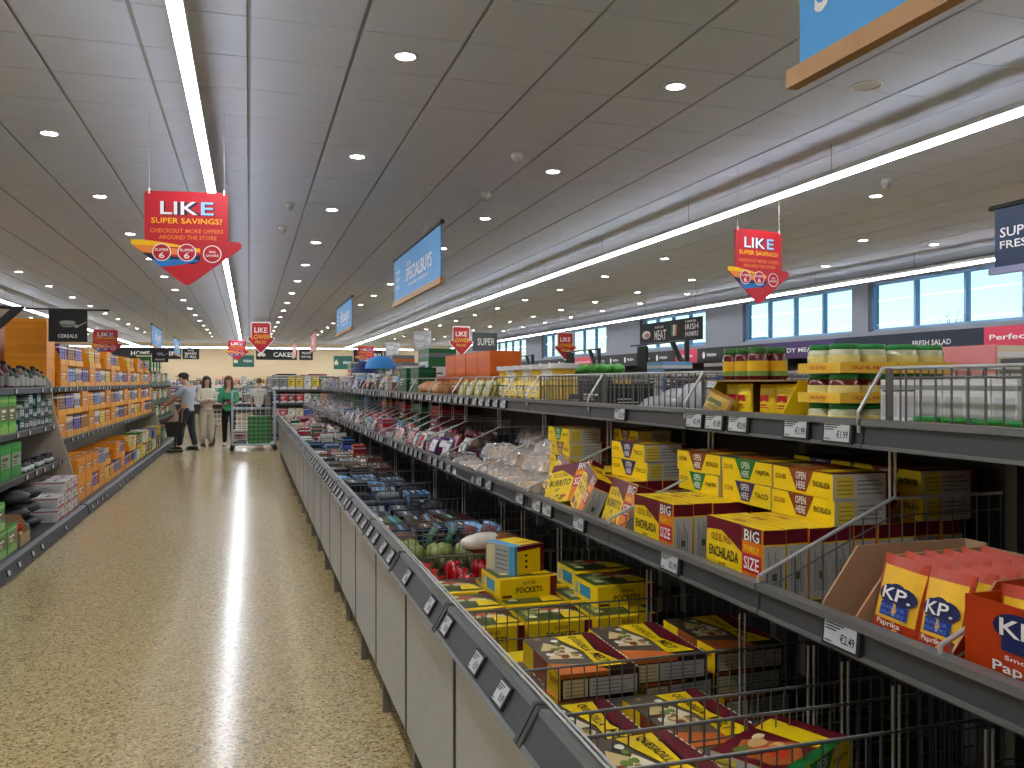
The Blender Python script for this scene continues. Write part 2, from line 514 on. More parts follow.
def fence_mesh(L, x, z0, z1, n=19, r=.0028):
    b = MB()
    b.rod((x, .01, z1), (x, L - .01, z1), .0042, WIRE_BRIGHT, 6)
    b.rod((x, .01, z1 - .022), (x, L - .01, z1 - .022), .0026, WIRE, 5)
    for i in range(n):
        y = .02 + i * (L - .04) / (n - 1)
        b.rod((x, y, z0), (x, y, z1), r, WIRE, 5)
    for y in (.012, L - .012):
        b.rod((x, y, z0), (x, y, z1), .006, WIRE, 6)
    return b.mesh('wire_fence')
def floor_wire_mesh():
    b = MB()
    b.box(XB0 + .016, XB1, .006, PITCH - .006, BINF, BINF + .010, DARK)
    return b.mesh('bin_floor')

def price_label(parent, fr, price, w=.105, h=.054, name='price_label'):
    """fr maps metres on the rail face; label centred on (0, 0)"""
    b = MB()
    def q(a0, a1, c0, c1, m, k):
        b.face([fr(a0, c0, k), fr(a1, c0, k), fr(a1, c1, k), fr(a0, c1, k)], m)
    vs = [fr(a, c, k) for k in (0, 6) for a, c in ((-w / 2, -h / 2), (w / 2, -h / 2), (w / 2, h / 2), (-w / 2, h / 2))]
    b.geo(vs, [(3, 2, 1, 0), (4, 5, 6, 7), (0, 1, 5, 4), (1, 2, 6, 5), (2, 3, 7, 6), (3, 0, 4, 7)], DARK)
    q(-w * .43, w * .43, -h * .40, h * .40, SCREEN, 7)
    if price:
        vsx, fs = text_geo(price)
        b.geo([fr(w * (.02 + .38 * x), h * (-.26 + .34 * y), 8) for x, y in vsx], fs, INK)
        for i in range(3):
            q(-w * .39, w * (.12 - .1 * i), h * (.28 - .1 * i), h * (.325 - .1 * i), INK, 8)
        q(-w * .39, -w * .2, -h * .33, -h * .29, INK, 8)
    return b.build(name, parent)

# reusable meshes
me_rail_b = rail_mesh_bin(PITCH); me_rail_1 = rail_mesh_shelf(PITCH, X1, Z1); me_rail_2 = rail_mesh_shelf(PITCH, X2, Z2); me_rail_3 = rail_mesh_shelf(PITCH, 2.2, Z2, -1)
me_div = divider_mesh(); me_div1 = tier1_div_mesh(); me_div2 = tier2_div_mesh(); me_fence = fence_mesh(PITCH, 1.392, S2, 1.602); me_fence_b = fence_mesh(PITCH, 2.12, S2, 1.602)
b = MB(); b.box(.575, .589, .030, PITCH - .008, .23, .862, STEEL); b.box(.576, .595, .0, .030, .22, .85, DARK); b.box(.574, .590, .026, .0305, .23, .862, RAIL_LIP); me_panel = b.mesh('front_panel')
b = MB(); b.box(.599, .606, 0.0, PITCH, .24, .85, DARK); me_liner = b.mesh('liner')
b = MB(); b.box(.607, .645, .002, .04, 0, .86, M('leg_grey', (128, 126, 120), .45, .4)); me_leg = b.mesh('leg')
me_bfloor = floor_wire_mesh()
b = MB(); b.box(X1 + .03, 1.738, .002, PITCH - .002, S1 - .014, S1, SHELFM); me_s1 = b.mesh('lower_shelf')
b = MB(); b.box(X2 + .03, 2.17, .002, PITCH - .002, S2 - .016, S2, SHELFM); me_s2 = b.mesh('upper_shelf')
b = MB(); b.box(1.752, 1.765, .02, PITCH - .02, .02, S2 - .017, DARK); me_back = b.mesh('back_panel')
b = MB(); b.box(1.74, 1.80, .002, .018, 0, S2 - .017, SHELFM); me_post = b.mesh('upright')
b = MB(); b.prism([(1.40, S2 - .018), (1.738, S2 - .018), (1.738, S2 - .075), (1.42, S2 - .03)], -.01, .01, SHELFM); me_br2 = b.mesh('bracket')
b = MB(); b.prism([(1.10, S1 - .016), (1.738, S1 - .016), (1.738, S1 - .075), (1.12, S1 - .03)], -.01, .01, SHELFM); me_br1 = b.mesh('bracket')
rnd = random.Random(4)
SL = Vector((.553 - .512, 0, .920 - .852)).normalized()
def bin_label_frame(y):
    o = Vector((.5325, y, .886)) + Vector((-SL.z, 0, SL.x)) * .001
    return frame(o, (0, -1, 0), SL, 1, 1, .0012)
def shelf_label_frame(y, X, Z):
    return frame((X + .0085, y, Z - .034), (0, -1, 0), (.08, 0, 1), 1, 1, .0012)
BIN_LAB = {2: [(1.80, '€3.99'), (2.02, '€3.99'), (2.35, '€2.49')], 3: [(2.58, '€2.99'), (2.98, '€3.49')]}
T1_LAB = {1: [(1.35, '€2.49')], 2: [(2.03, '€3.99')], 3: [(2.68, '€3.49'), (3.0, '€3.99'), (3.12, '€2.79')]}
T2_LAB = {1: [(1.07, '€1.89')], 2: [(1.71, '€1.99'), (1.87, '€1.99'), (2.14, '€2.19'), (2.27, '€1.89'), (2.39, '€1.99')], 3: [(2.95, '€2.29')]}
DIVIDERS = {2: [0, .28], 3: [0], 1: [0, .16, .33, .55, .7], 0: [0, .3, .6]}
bins = []; units = []
for k in range(NB):
    y0 = k * PITCH
    which = 'nearest' if k == 0 else ORD[k] + ' from camera'
    root = empty('display_bin', (0, y0, 0), '%s steel-fronted display bin along the walkway' % which, 'display bin', 'steel bins of the centre aisle')
    obj('front_panel', me_panel, root); obj('liner', me_liner, root); obj('bin_floor', me_bfloor, root)
    rl = obj('label_rail', me_rail_b, root)
    obj('leg', me_leg, root); obj('leg', me_leg, root, (1.05, 0, 0))
    if k == NB - 1:
        obj('leg', me_leg, root, (0, PITCH - .042, 0)); obj('leg', me_leg, root, (1.05, PITCH - .042, 0))
    for dy in DIVIDERS.get(k, [0]):
        obj('wire_divider', me_div, root, (0, dy + .014, 0))
    labs = BIN_LAB.get(k, [(y0 + PITCH * (i + .5 + rnd.uniform(-.2, .2)) / 4, '€9.99' if i % 2 else '€4.99') for i in range(4)] if k > 3 else [])
    for y, p in labs:
        price_label(rl, bin_label_frame(y - y0), p, .075, .055)
    bins.append(root)
    u = empty('shelf_unit', (0, y0, 0), '%s dark grey two-tier shelf section above the bins' % which, 'shelf', 'tiered shelves over the bins')
    obj('lower_shelf', me_s1, u); obj('upper_shelf', me_s2, u); 
    sf = empty('steel_frame', (0, y0, 0), '%s dark steel frame and back panel behind the bins' % which, 'frame', 'steel frames behind the bins'); obj('back_panel', me_back, sf); obj('upright', me_post, sf)
    obj('bracket', me_br1, u, (0, .013, 0)); obj('bracket', me_br2, u, (0, .013, 0))
    r1 = obj('label_rail', me_rail_1, u); r2 = obj('label_rail', me_rail_2, u); obj('label_rail', me_rail_3, u)
    obj('wire_divider', me_div1, u, (0, .008, 0)); obj('wire_divider', me_div2, u, (0, .008, 0))
    if k in (0, 1, 3, 4):
        obj('wire_fence', me_fence, u); obj('wire_fence', me_fence_b, u)
    if k > 6:
        obj('wire_divider', me_div1, u, (0, PITCH / 2, 0))
    if k in (5, 6):
        obj('wire_divider', me_div2, u, (0, PITCH / 2, 0)); 
    for y, p in T1_LAB.get(k, [(y0 + PITCH * (i + .5) / 5 + rnd.uniform(-.03, .03), '€2.99') for i in range(5) if rnd.random() < .8] if k > 3 else []):
        price_label(r1, shelf_label_frame(y - y0, X1, Z1), p)
    for y, p in T2_LAB.get(k, [(y0 + PITCH * (i + .5) / 5 + rnd.uniform(-.03, .03), '€1.99') for i in range(5) if rnd.random() < .85] if k > 4 else []):
        price_label(r2, shelf_label_frame(y - y0, X2, Z2), p)
    units.append(u)
# ---------------------------------------------------------------- goods: prototypes
def card(c): return C(c, 0.38)
def kit_standing(title, big=True):
    w, d, h = .25, .06, .165
    b = MB(); fr = box_frames(w, d, h)
    b.box(-w / 2, w / 2, -d / 2, d / 2, 0, h, card(YEL))
    f = fr['front']
    b.art(f, [(0, .80), (.28, .84), (.45, .74), (.66, .60), (.66, 1), (0, 1)], card(MAR))
    b.art(f, [(.66, 0), (1, 0), (1, 1), (.66, 1)], card((226, 120, 30)))
    b.text(f, 'OLD EL PASO', .10, .48, .66, .77, card(BRN))
    b.text(f, title, .06, .60, .42, .58, card(BLK))
    b.text(f, 'KIT', .26, .38, .28, .36, card(BRN))
    if big:
        b.rect(f, .67, .98, .80, .995, card(MAR), 2); b.text(f, 'BIG', .70, .95, .80, .96, card(WHT), 3)
        b.rect(f, .67, .98, .36, .62, card(RED), 2); b.text(f, 'SIZE', .70, .95, .40, .58, card(WHT), 3)
        b.text(f, 'FAMILY', .70, .95, .65, .74, card(YEL), 3)
    b.food(f, .02, .62, .0, .28, [(196, 96, 40), (230, 190, 120), (150, 60, 30), (110, 130, 50)], 9, len(title), 2, .10)
    for s in ('right', 'left'):
        g = fr[s]
        b.rect(g, 0, 1, .80, 1, card(MAR)); b.rect(g, 0, 1, 0, .80, card(YEL)); b.rect(g, .03, .97, .02, .78, card((188, 186, 180)), 2)
        for q in range(6): b.rect(g, .2 + .1 * q, .25 + .1 * q, .12, .70 - .08 * (q % 3), card((140, 138, 132)), 3)
        b.rect(g, .4, .6, .3, .4, card((70, 90, 60)), 4)
    t = fr['top']
    b.rect(t, 0, 1, .45, .52, card((230, 180, 10))); b.rect(t, .3, .5, .3, .7, card((196, 120, 40)), 2); b.text(t, title, .05, .28, .15, .38, card(BRN))
    return b.mesh('kit_box')
def kit_flat(title, col):
    w, d, h = .25, .165, .06
    b = MB(); fr = box_frames(w, d, h)
    b.box(-w / 2, w / 2, -d / 2, d / 2, 0, h, card(YEL))
    f = fr['front']
    b.art(f, [(.42, .12), (.58, .12), (.70, 1), (.28, 1)], card(col))
    b.text(f, 'OPEN', .41, .58, .60, .92, card(WHT)); b.text(f, 'HERE', .42, .57, .22, .52, card(WHT))
    b.text(f, 'OLD EL PASO', .05, .24, .48, .70, card(BRN)); b.text(f, title, .70, .96, .40, .64, card(BLK))
    t = fr['top']
    b.rect(t, 0, 1, 0, 1, card(MAR)); b.art(t, [(0, 0), (1, 0), (1, .12), (0, .16)], card(col), 2)
    b.blob(t, .30, .5, .28, .36, card((186, 100, 44)), 2, 5); b.food(t, .02, .58, .12, .92, [(222, 176, 110), (196, 110, 50), (110, 130, 50), (206, 60, 40), (236, 214, 160)], 13, len(title), 3, .12)
    b.art(t, [(.60, .1), (.84, .1), (.90, .95), (.62, .95)], card(YEL), 2); b.art(t, [(.86, 0), (1, 0), (1, 1), (.93, 1)], card(MAR), 3)
    for s in ('right', 'left', 'back'):
        g = fr[s]
        b.rect(g, 0, 1, 0, 1, card((190, 188, 182))); b.rect(g, .04, .34, .08, .92, card((224, 200, 80)), 2); b.rect(g, .88, 1, 0, 1, card(MAR), 2)
        for q in range(4):
            b.rect(g, .40, .82 - .06 * (q % 2), .2 + .17 * q, .25 + .17 * q, card((120, 118, 114)), 2); b.rect(g, .07, .31, .2 + .17 * q, .24 + .17 * q, card((150, 130, 50)), 3)
    return b.mesh('kit_box')
def melt_box():
    w, d, h = .208, .30, .062
    b = MB(); fr = box_frames(w, d, h)
    b.box(-w / 2, w / 2, -d / 2, d / 2, 0, h, card((44, 26, 22)))
    t = fr['top']
    b.art(t, [(0, 0), (.62, 0), (.56, .16), (0, .30)], card((208, 110, 48)))
    b.art(t, [(0, .30), (.56, .16), (.62, .5), (.5, 1), (0, 1)], card((96, 84, 70)))
    for q, (pa, pb, pc) in enumerate((((.05, .40), (.50, .34), (.30, .66)), ((.06, .62), (.46, .60), (.20, .84)), ((.14, .50), (.52, .52), (.40, .74)))):
        b.art(t, [pa, pb, pc], card(((228, 210, 160), (214, 190, 130), (236, 222, 184))[q]), 2 + q * .5)
    b.food(t, .02, .52, .30, .98, [(240, 236, 220), (180, 140, 80), (120, 140, 60), (226, 206, 150), (150, 60, 40)], 15, 8, 3.6, .08)
    b.art(t, [(.52, .08), (.90, .08), (.72, .50), (.80, .96), (.40, .96), (.56, .5)], card(YEL), 6)
    b.art(t, [(.92, .08), (.97, .08), (.97, 1), (.82, 1), (.76, .5)], card(MAR), 6)
    for q in range(14):
        b.rect(t, .975, .998, .07 * q + .01, .07 * q + .05, card(WHT), 4)
    # words run from the far edge to the near edge
    g = frame((-w / 2, d / 2, h), (0, -1, 0), (1, 0, 0), d, w)
    b.text(g, 'QUESADILLA', .08, .52, .56, .68, card(BLK), 8); b.text(g, 'MELT', .60, .84, .60, .73, card(BLK), 8)
    for s in ('front', 'back'):
        g = fr[s]
        b.rect(g, 0, .6, .84, 1, card((176, 92, 40))); b.rect(g, .03, .34, .06, .78, card((196, 182, 140))); b.rect(g, .36, .97, .06, .78, card(GRY))
        for q in range(4):
            b.rect(g, .40, .93 - .1 * (q % 3), .15 + .15 * q, .19 + .15 * q, card((120, 118, 114)), 2); b.rect(g, .06, .31, .15 + .15 * q, .19 + .15 * q, card((140, 128, 90)), 2)
    for s in ('left', 'right'):
        g = fr[s]
        b.rect(g, 0, .3, 0, 1, card(YEL)); b.rect(g, .3, .68, 0, 1, card((150, 74, 34))); b.rect(g, .68, 1, 0, 1, card(YEL)); b.text(g, 'CRISPY', .73, .95, .45, .75, card(BRN))
    return b.mesh('kit_box')
def pockets_box(w, d, h, blue=False):
    b = MB(); fr = box_frames(w, d, h)
    b.box(-w / 2, w / 2, -d / 2, d / 2, 0, h, card(YEL))
    f = fr['front']
    b.rect(f, .88, 1, 0, 1, card(MAR))
    if blue:
        b.art(f, [(0, .82), (1, .88), (1, 1), (0, 1)], card(MAR)); b.rect(f, 0, .1, 0, 1, card((70, 150, 200)), 2)
        for q in range(3):
            b.rect(f, .36, .44, .22 + .2 * q, .30 + .2 * q, card(BLK), 2)
    else:
        b.text(f, 'POCKETS', .28, .74, .28, .56, card(BLK)); b.text(f, 'OLD EL PASO', .40, .62, .68, .84, card(BRN)); b.rect(f, .04, .2, .08, .2, card(BRN))
    l = fr['left']
    if blue:
        b.rect(l, 0, 1, 0, 1, card(GRY)); b.rect(l, .04, .32, .06, .94, card((206, 196, 150)), 2); b.rect(l, .84, 1, 0, 1, card((70, 150, 200)), 2)
        for q in range(5):
            b.rect(l, .36, .8, .14 + .16 * q, .18 + .16 * q, card((110, 110, 108)), 3)
    else:
        b.rect(l, .28, .72, .22, .78, card((52, 140, 180))); b.rect(l, .06, .2, .2, .8, card(GRY))
    t = fr['top']
    if blue:
        b.rect(t, 0, .3, 0, 1, card((70, 150, 200))); b.rect(t, .3, 1, 0, .12, card(MAR)); b.text(t, 'OLD EL PASO', .4, .9, .3, .45, card(BRN))
    else:
        b.rect(t, 0, 1, .12, 1, card((70, 84, 40)))
        b.food(t, .0, .95, .14, .98, [(206, 200, 150), (150, 150, 90), (110, 130, 50), (226, 214, 170), (170, 70, 40)], 14, 4, 2, .15)
        b.art(t, [(.62, .16), (.96, .16), (.9, .5), (.66, .55)], card(YEL), 5); b.art(t, [(.9, .6), (1, .6), (1, 1), (.8, 1)], card(MAR), 5)
    return b.mesh('kit_box')

GOODS = {}
def cached(key, fn):
    if key not in GOODS:
        GOODS[key] = fn()
    return GOODS[key]
def pack_box(w, d, h, main, panel, accent, text=None):
    def fn():
        b = MB(); fr = box_frames(w, d, h)
        b.box(-w / 2, w / 2, -d / 2, d / 2, 0, h, card(main))
        f = fr['front']
        b.rect(f, .08, .92, .34, .72, card(panel)); b.rect(f, 0, 1, .82, .90, card(accent)); b.art(f, [(.0, 0), (1, 0), (1, .22), (.55, .30), (.0, .16)], card(accent))
        ink = card(BLK if sum(panel) > 380 else WHT)
        if text: b.text(f, text, .14, .86, .44, .62, ink, 3)
        elif text is None:
            b.rect(f, .16, .70, .56, .64, ink, 3); b.rect(f, .16, .52, .46, .50, ink, 3); b.rect(f, .16, .60, .39, .42, ink, 3)
        for s in ('left', 'right'):
            b.rect(fr[s], .12, .88, .1, .6, card(panel)); b.rect(fr[s], 0, 1, .82, .90, card(accent), 2)
            for q in range(3 if text is None else 0): b.rect(fr[s], .2, .8 - .15 * q, .2 + .12 * q, .23 + .12 * q, ink, 3)
        b.rect(fr['top'], .08, .92, .15, .55, card(panel)); b.rect(fr['top'], .0, 1, .68, .80, card(accent)); b.rect(fr['top'], .2, .7, .30, .40, ink if text is None else card(panel), 3)
        return b.mesh('carton')
    return cached(('box', w, d, h, main, panel, accent, text), fn)
def pouch(w, h, t, main, panel, accent, logo=False):
    def fn():
        b = MB(); nu, nv = 8, 9
        us = [0, .07, .22, .36, .5, .64, .78, .93, 1]
        def bulge(u, v):
            e = max(0, math.sin(math.pi * min(1, max(0, u))) ** .6) * max(0, math.sin(math.pi * min(1, max(0, v))) ** .5)
            return t / 2 * e + .001
        def fr(u, v, k=0):
            return Vector(((u - .5) * w * (1 - .06 * math.sin(math.pi * v)), -bulge(u, v) - .0009 * k, v * h))
        def bk(u, v):
            p = fr(u, v); return Vector((p.x, -p.y, p.z))
        for j in range(nv):
            for i in range(nu):
                u0, u1, v0, v1 = us[i], us[i + 1], j / nv, (j + 1) / nv
                m = card(main) if (j in (0, nv - 1) or i in (0, nu - 1)) else (card(panel) if j >= 3 else card(main))
                b.face([fr(u0, v0), fr(u1, v0), fr(u1, v1), fr(u0, v1)], m, True)
                b.face([bk(u1, v0), bk(u0, v0), bk(u0, v1), bk(u1, v1)], card(main), True)
        if logo:
            b.disc(fr, .36, .60, .25, .10, card(NAVY), 3); b.disc(fr, .66, .60, .25, .10, card(NAVY), 3.2); b.disc(fr, .5, .64, .2, .085, card(NAVY), 3.4)
            b.text(fr, 'KP.', .22, .82, .545, .675, card(WHT), 6)
            b.art(fr, [(.22, .37), (.80, .37), (.80, .51), (.22, .51)], card((30, 56, 140)), 4); b.text(fr, 'FLAVOUR', .27, .75, .45, .49, card((90, 130, 200)), 6); b.text(fr, 'KRAVERS', .27, .75, .39, .43, card((90, 130, 200)), 6)
            b.text(fr, 'Paprika', .22, .72, .26, .33, card(WHT), 6)
            for q in range(9):
                b.disc(fr, .2 + .6 * ((q * 37) % 10) / 10, .10 + .018 * ((q * 53) % 9), .06, .028, card(((226, 150, 60), (240, 180, 90), (200, 110, 40))[q % 3]), 5, 8)
        else:
            b.art(fr, [(.2, .56), (.8, .56), (.74, .72), (.26, .72)], card(accent), 4); b.rect(fr, .3, .7, .46, .49, card(accent), 4); b.rect(fr, .25, .75, .40, .42, card(accent), 4); b.art(fr, [(.15, .12), (.85, .12), (.7, .28), (.35, .30)], card(accent), 4)
        return b.mesh('pouch')
    return cached(('pouch', w, h, t, main, panel, accent, logo), fn)
def bottle(name, label, cat, loc, r, h, body, cap, lab, group=None, neck=.45):
    e = empty(name, loc, label, cat, group)
    def bm():
        b = MB(); b.lathe([(r * .9, 0), (r, .006), (r, h * .66), (r * .8, h * .76), (r * neck, h * .86), (r * neck, h * .9)], card(body), 12); return b.mesh('body')
    def cm():
        b = MB(); b.lathe([(r * neck * 1.15, h * .88), (r * neck * 1.15, h)], card(cap), 12); return b.mesh('cap')
    def lm():
        b = MB(); b.lathe([(r * 1.015, h * .14), (r * 1.015, h * .58)], card(lab), 12); return b.mesh('label')
    obj('body', cached(('bb', r, h, body, neck), bm), e); obj('cap', cached(('bc', r, h, cap, neck), cm), e); obj('label', cached(('bl', r, h, lab), lm), e)
    return e
def jar(label, loc, r, h, body, lid, lab, lab2, group=None, rz=0):
    e = empty('jar', loc, label, 'jar', group, rz)
    def bm():
        b = MB(); b.lathe([(r * .92, 0), (r, .006), (r, h * .74), (r * .84, h * .82)], M('jar_%d_%d_%d' % body, body, .12, 0, .2, 60), 16); return b.mesh('body')
    def dm():
        b = MB(); b.lathe([(r * .86, h * .80), (r * .92, h * .82), (r * .92, h * .98), (r * .88, h), (.0005, h)], card(lid), 16); return b.mesh('lid')
    def lm():
        b = MB(); b.lathe([(r * 1.012, h * .27), (r * 1.012, h * .58)], card(lab), 16, smooth=True)
        b.lathe([(r * 1.02, h * .12), (r * 1.02, h * .27)], card(lab2), 16); return b.mesh('label')
    obj('body', cached(('jb', r, h, body), bm), e); obj('lid', cached(('jl', r, h, lid), dm), e); obj('label', cached(('jw', r, h, lab, lab2), lm), e)
    return e
def tray(name, label, loc, w, d, h, lip, col, text=None, rz=0, group=None, cat='tray', inside=None, lipcol=None):
    """open cardboard tray: base, two sides, back and a low front lip that faces -y"""
    e = empty(name, loc, label, cat, group, rz)
    def sm():
        b = MB(); t = .004; m = card(col)
        b.box(-w / 2, w / 2, -d / 2, d / 2, 0, t, m)
        for s in (-1, 1):
            x0 = s * w / 2
            b.prism([(-d / 2, 0), (d / 2, 0), (d / 2, h), (-d / 2 + .25 * d, h), (-d / 2, lip)], min(x0, x0 - s * t), max(x0, x0 - s * t), m, 'x')
        b.box(-w / 2, w / 2, d / 2 - t, d / 2, 0, h, m if inside is None else card(inside)); return b.mesh('tray_shell')
    def fm():
        b = MB(); b.box(-w / 2, w / 2, -d / 2 - .002, -d / 2 + .002, 0, lip, card(lipcol or col))
        if text:
            f = frame((-w / 2, -d / 2 - .002, 0), (1, 0, 0), (0, 0, 1), w, lip); b.text(f, text, .3, .7, .35, .7, card(RED))
            g = frame((w / 2, -d / 2, 0), (0, 1, 0), (0, 0, 1), d, lip); b.text(g, text, .2, .8, .35, .7, card(RED))
        return b.mesh('front_lip')
    obj('tray_shell', cached(('ts', w, d, h, lip, col, inside), sm), e); obj('front_lip', cached(('tf', w, d, lip, lipcol or col, text), fm), e)
    return e
def cloth_pile(w, d, h, col, seed=0, folds=3):
    """folded textile: soft rounded layers"""
    def fn():
        b = MB(); r = random.Random(seed); z = 0
        for q in range(folds):
            hh = h / folds
            mt = Matrix.Rotation(r.uniform(-.08, .08), 3, 'Z')
            n, k = 18, 4; vs = []; fs = []
            for j in range(k + 1):
                ph = -math.pi / 2 + math.pi * j / k
                for i in range(n):
                    t = 2 * math.pi * i / n
                    ct, st = math.cos(t), math.sin(t)
                    s = (abs(ct) ** 6 + abs(st) ** 6) ** (-1 / 6)
                    rr = (.86 + .14 * math.cos(ph)) * (1 + r.uniform(-.015, .015))
                    p = mt @ Vector((w / 2 * ct * s * rr, d / 2 * st * s * rr, 0))
                    vs.append((p.x, p.y, z + hh / 2 + hh / 2 * math.sin(ph)))
            for j in range(k):
                for i in range(n):
                    fs.append((j * n + i, j * n + (i + 1) % n, (j + 1) * n + (i + 1) % n, (j + 1) * n + i))
            fs += [tuple(range(n - 1, -1, -1)), tuple(range(k * n, k * n + n))]
            b.geo(vs, fs, M('cloth_%d_%d_%d' % col, col, .9, 0, .15, 40, bump=.2), True); z += hh
        return b.mesh('folded_textile')
    return cached(('cloth', w, d, h, col, seed, folds), fn)
def put(name, me, loc, label, cat, group=None, rz=0.0, rot=None):
    o = obj(name, me, None, loc, rot if rot else (0, 0, rz))
    return tag(o, label, cat, group)

# ---------------------------------------------------------------- lower tier: dinner kits
ks = {t: kit_standing(t) for t in ('ENCHILADA', 'FAJITA', 'BURRITO', 'TACO')}
kf = {'ENCHILADA': kit_flat('ENCHILADA', (132, 62, 24)), 'FAJITA': kit_flat('FAJITA', (30, 118, 52)), 'TACO': kit_flat('TACO', (60, 44, 90))}
K = 'dinner kit'
def stand_row(title, yc, x0, n, where, tilt=0.02):
    for i in range(n):
        nm = 'frontmost' if i == 0 else ORD[i] + ' from the front'
        put('kit_box', ks[title], (x0 + .03 + i * .0625, yc + .004 * math.sin(i * 2.1), S1 + .001),
            'yellow and maroon %s kit box standing upright, %s, %s' % (title.lower(), nm, where), K, 'dinner kits standing on the lower tier', rot=(tilt * (-1 if i == 0 else 0), 0, TOAISLE + .03 * math.sin(i * 1.7)))
stand_row('ENCHILADA', 1.828, 1.115, 9, 'beside the peanut carton')
stand_row('ENCHILADA', 2.26, 1.115, 9, 'left of middle kits')
stand_row('FAJITA', 2.045 - .003, 1.30, 5, 'in the middle row') if False else None
stand_row('BURRITO', 2.80, 1.235, 6, 'under a flat stack')
stand_row('TACO', 3.10, 1.27, 4, 'near the fallen kits')
def flat_stack(titles, yc, xc, z0, where, rz=0.0):
    for i, t in enumerate(titles):
        nm = 'single' if len(titles) == 1 else ('bottom' if i == 0 else ('top' if i == len(titles) - 1 else ORD[i] + ' from bottom'))
        put('kit_box', kf[t], (xc + .006 * math.sin(i * 3), yc + .008 * math.cos(i * 2.3 + yc), z0 + .001 + i * .0608),
            'flat yellow %s kit box, %s of stack %s' % (t.lower(), nm, where), K, 'dinner kits lying flat on the lower tier', TOAISLE + rz + .03 * math.sin(i * 2 + yc * 5))
ZK = S1 + .166
flat_stack(['ENCHILADA', 'ENCHILADA'], 1.832, 1.392, ZK, 'nearest the peanut carton')
flat_stack(['TACO', 'FAJITA'], 2.095, 1.40, ZK, 'in the middle')
flat_stack(['FAJITA', 'ENCHILADA'], 2.362, 1.40, ZK, 'left of middle')
flat_stack(['ENCHILADA', 'ENCHILADA'], 1.832, 1.645, ZK, 'at back behind nearest one')
flat_stack(['FAJITA', 'TACO'], 2.095, 1.645, ZK, 'at back behind middle one')
flat_stack(['TACO', 'TACO'], 2.82, 1.375, ZK, 'under the lone price label', .06)
flat_stack(['FAJITA'] * 1 + ['ENCHILADA', 'TACO', 'ENCHILADA', 'FAJITA'], 3.56, 1.39, S1, 'beside the clear bags')
flat_stack(['FAJITA', 'TACO', 'FAJITA', 'TACO', 'ENCHILADA'], 3.36 - .05, 1.60, S1, 'at back beside clear bags')
# toppled kits along the front edge
for (t, x, y, rx, ry, rz, z, where) in (('BURRITO', 1.165, 2.60, -.30, 0, TOAISLE - .10, S1 + .012, 'leaning back behind the front rail'), ('TACO', 1.16, 2.93, -.42, .12, TOAISLE - .25, S1 + .022, 'tilted sideways behind the front rail'),
                                        ('BURRITO', 1.175, 3.12, -.5, -.18, TOAISLE + .3, S1 + .03, 'toppled against the wire divider'), ('ENCHILADA', 1.22, 3.415, -.55, .15, TOAISLE - .2, S1 + .025, 'slumped next to the clear bags')):
    put('kit_box', ks[t], (x, y, z), 'yellow and maroon %s kit box %s' % (t.lower(), where), K, 'toppled dinner kits', rot=(rx, ry, rz))

# ---------------------------------------------------------------- lower tier: peanut cartons
ORANGE = (176, 52, 6)
def carton_wall(prof, y, inner, outer, t=.005):
    b = MB(); b.prism(prof, y, y + t, card(inner)); b.prism(prof, y - .001, y, card(outer))
    return b
e = empty('peanut_carton', (1.25, 1.44, S1 + .001), 'open brown carton flap wall standing empty left of the peanut bags', 'carton')
b = MB(); b.prism([(-.17, 0), (-.17, .072), (-.09, .178), (.18, .178), (.18, 0)], -.004, .001, CARD); b.build('left_wall', e)
b = MB(); b.prism([(-.17, 0), (.18, 0), (.18, .004), (-.17, .004)], -.055, .0, CARD); b.build('base', e)
b = MB(); b.box(.176, .18, -.055, .0, 0, .178, CARD); b.build('back_wall', e)
e = empty('peanut_carton', (1.25, 1.25, S1 + .001), 'open orange and brown carton full of peanut bags', 'carton')
prof = [(-.16, 0), (-.16, .05), (-.06, .172), (.16, .176), (.16, 0)]
for nm, yy in (('left_wall', .115), ('right_wall', -.115)):
    b = MB(); b.prism(prof, yy - .002, yy + .002, CARD); s = 1 if yy > 0 else -1
    b.prism(prof, yy + (.002 if s > 0 else -.0035), yy + (.0035 if s > 0 else -.002), card(ORANGE)); b.build(nm, e)
b = MB(); b.box(.156, .16, -.113, .113, 0, .176, CARD); b.build('back_wall', e)
b = MB(); b.box(-.16, .155, -.113, .113, 0, .004, CARD); b.build('base', e)
kp = pouch(.112, .176, .03, ORANGE, (240, 186, 44), NAVY, True)
for r_ in range(6):
    for s in range(2):
        put('peanut_bag', kp, (1.125 + r_ * .045, 1.25 + (.056 if s == 0 else -.056), S1 + .007),
            'orange and yellow peanut bag, %s row from front, %s side of the carton' % (ORD[r_], ('left', 'right')[s]), 'snack bag', 'peanut bags', rot=(-.22, .07 if s == 0 else -.03, TOAISLE + (.10 if s == 0 else -.05)))
e = empty('peanut_carton', (1.265, .97, S1 + .001), 'tall orange printed peanut carton at right edge with round logo', 'carton'); e.scale = (1, .92, 1)
b = MB(); b.box(-.165, -.161, -.15, .15, 0, .165, card(ORANGE))
f = frame((-.1655, .15, 0), (0, -1, 0), (0, 0, 1), .30, .165)
b.rect(f, 0, 1, 0, .16, card(WHT)); b.disc(f, .37, .80, .17, .14, card(NAVY), 2); b.text(f, 'KP', .25, .49, .72, .88, card(WHT), 4); b.rect(f, .26, .50, .58, .70, card(NAVY), 3)
b.text(f, 'Smoky', .28, .50, .485, .54, card(WHT)); b.text(f, 'Paprika', .20, .62, .345, .47, card(WHT)); b.text(f, 'FLAVOUR', .23, .56, .285, .315, card(WHT))
b.rect(f, .18, .50, .235, .25, card(WHT)); b.text(f, '8 x 140g', .18, .42, .175, .21, card(WHT)); b.build('front_panel', e)
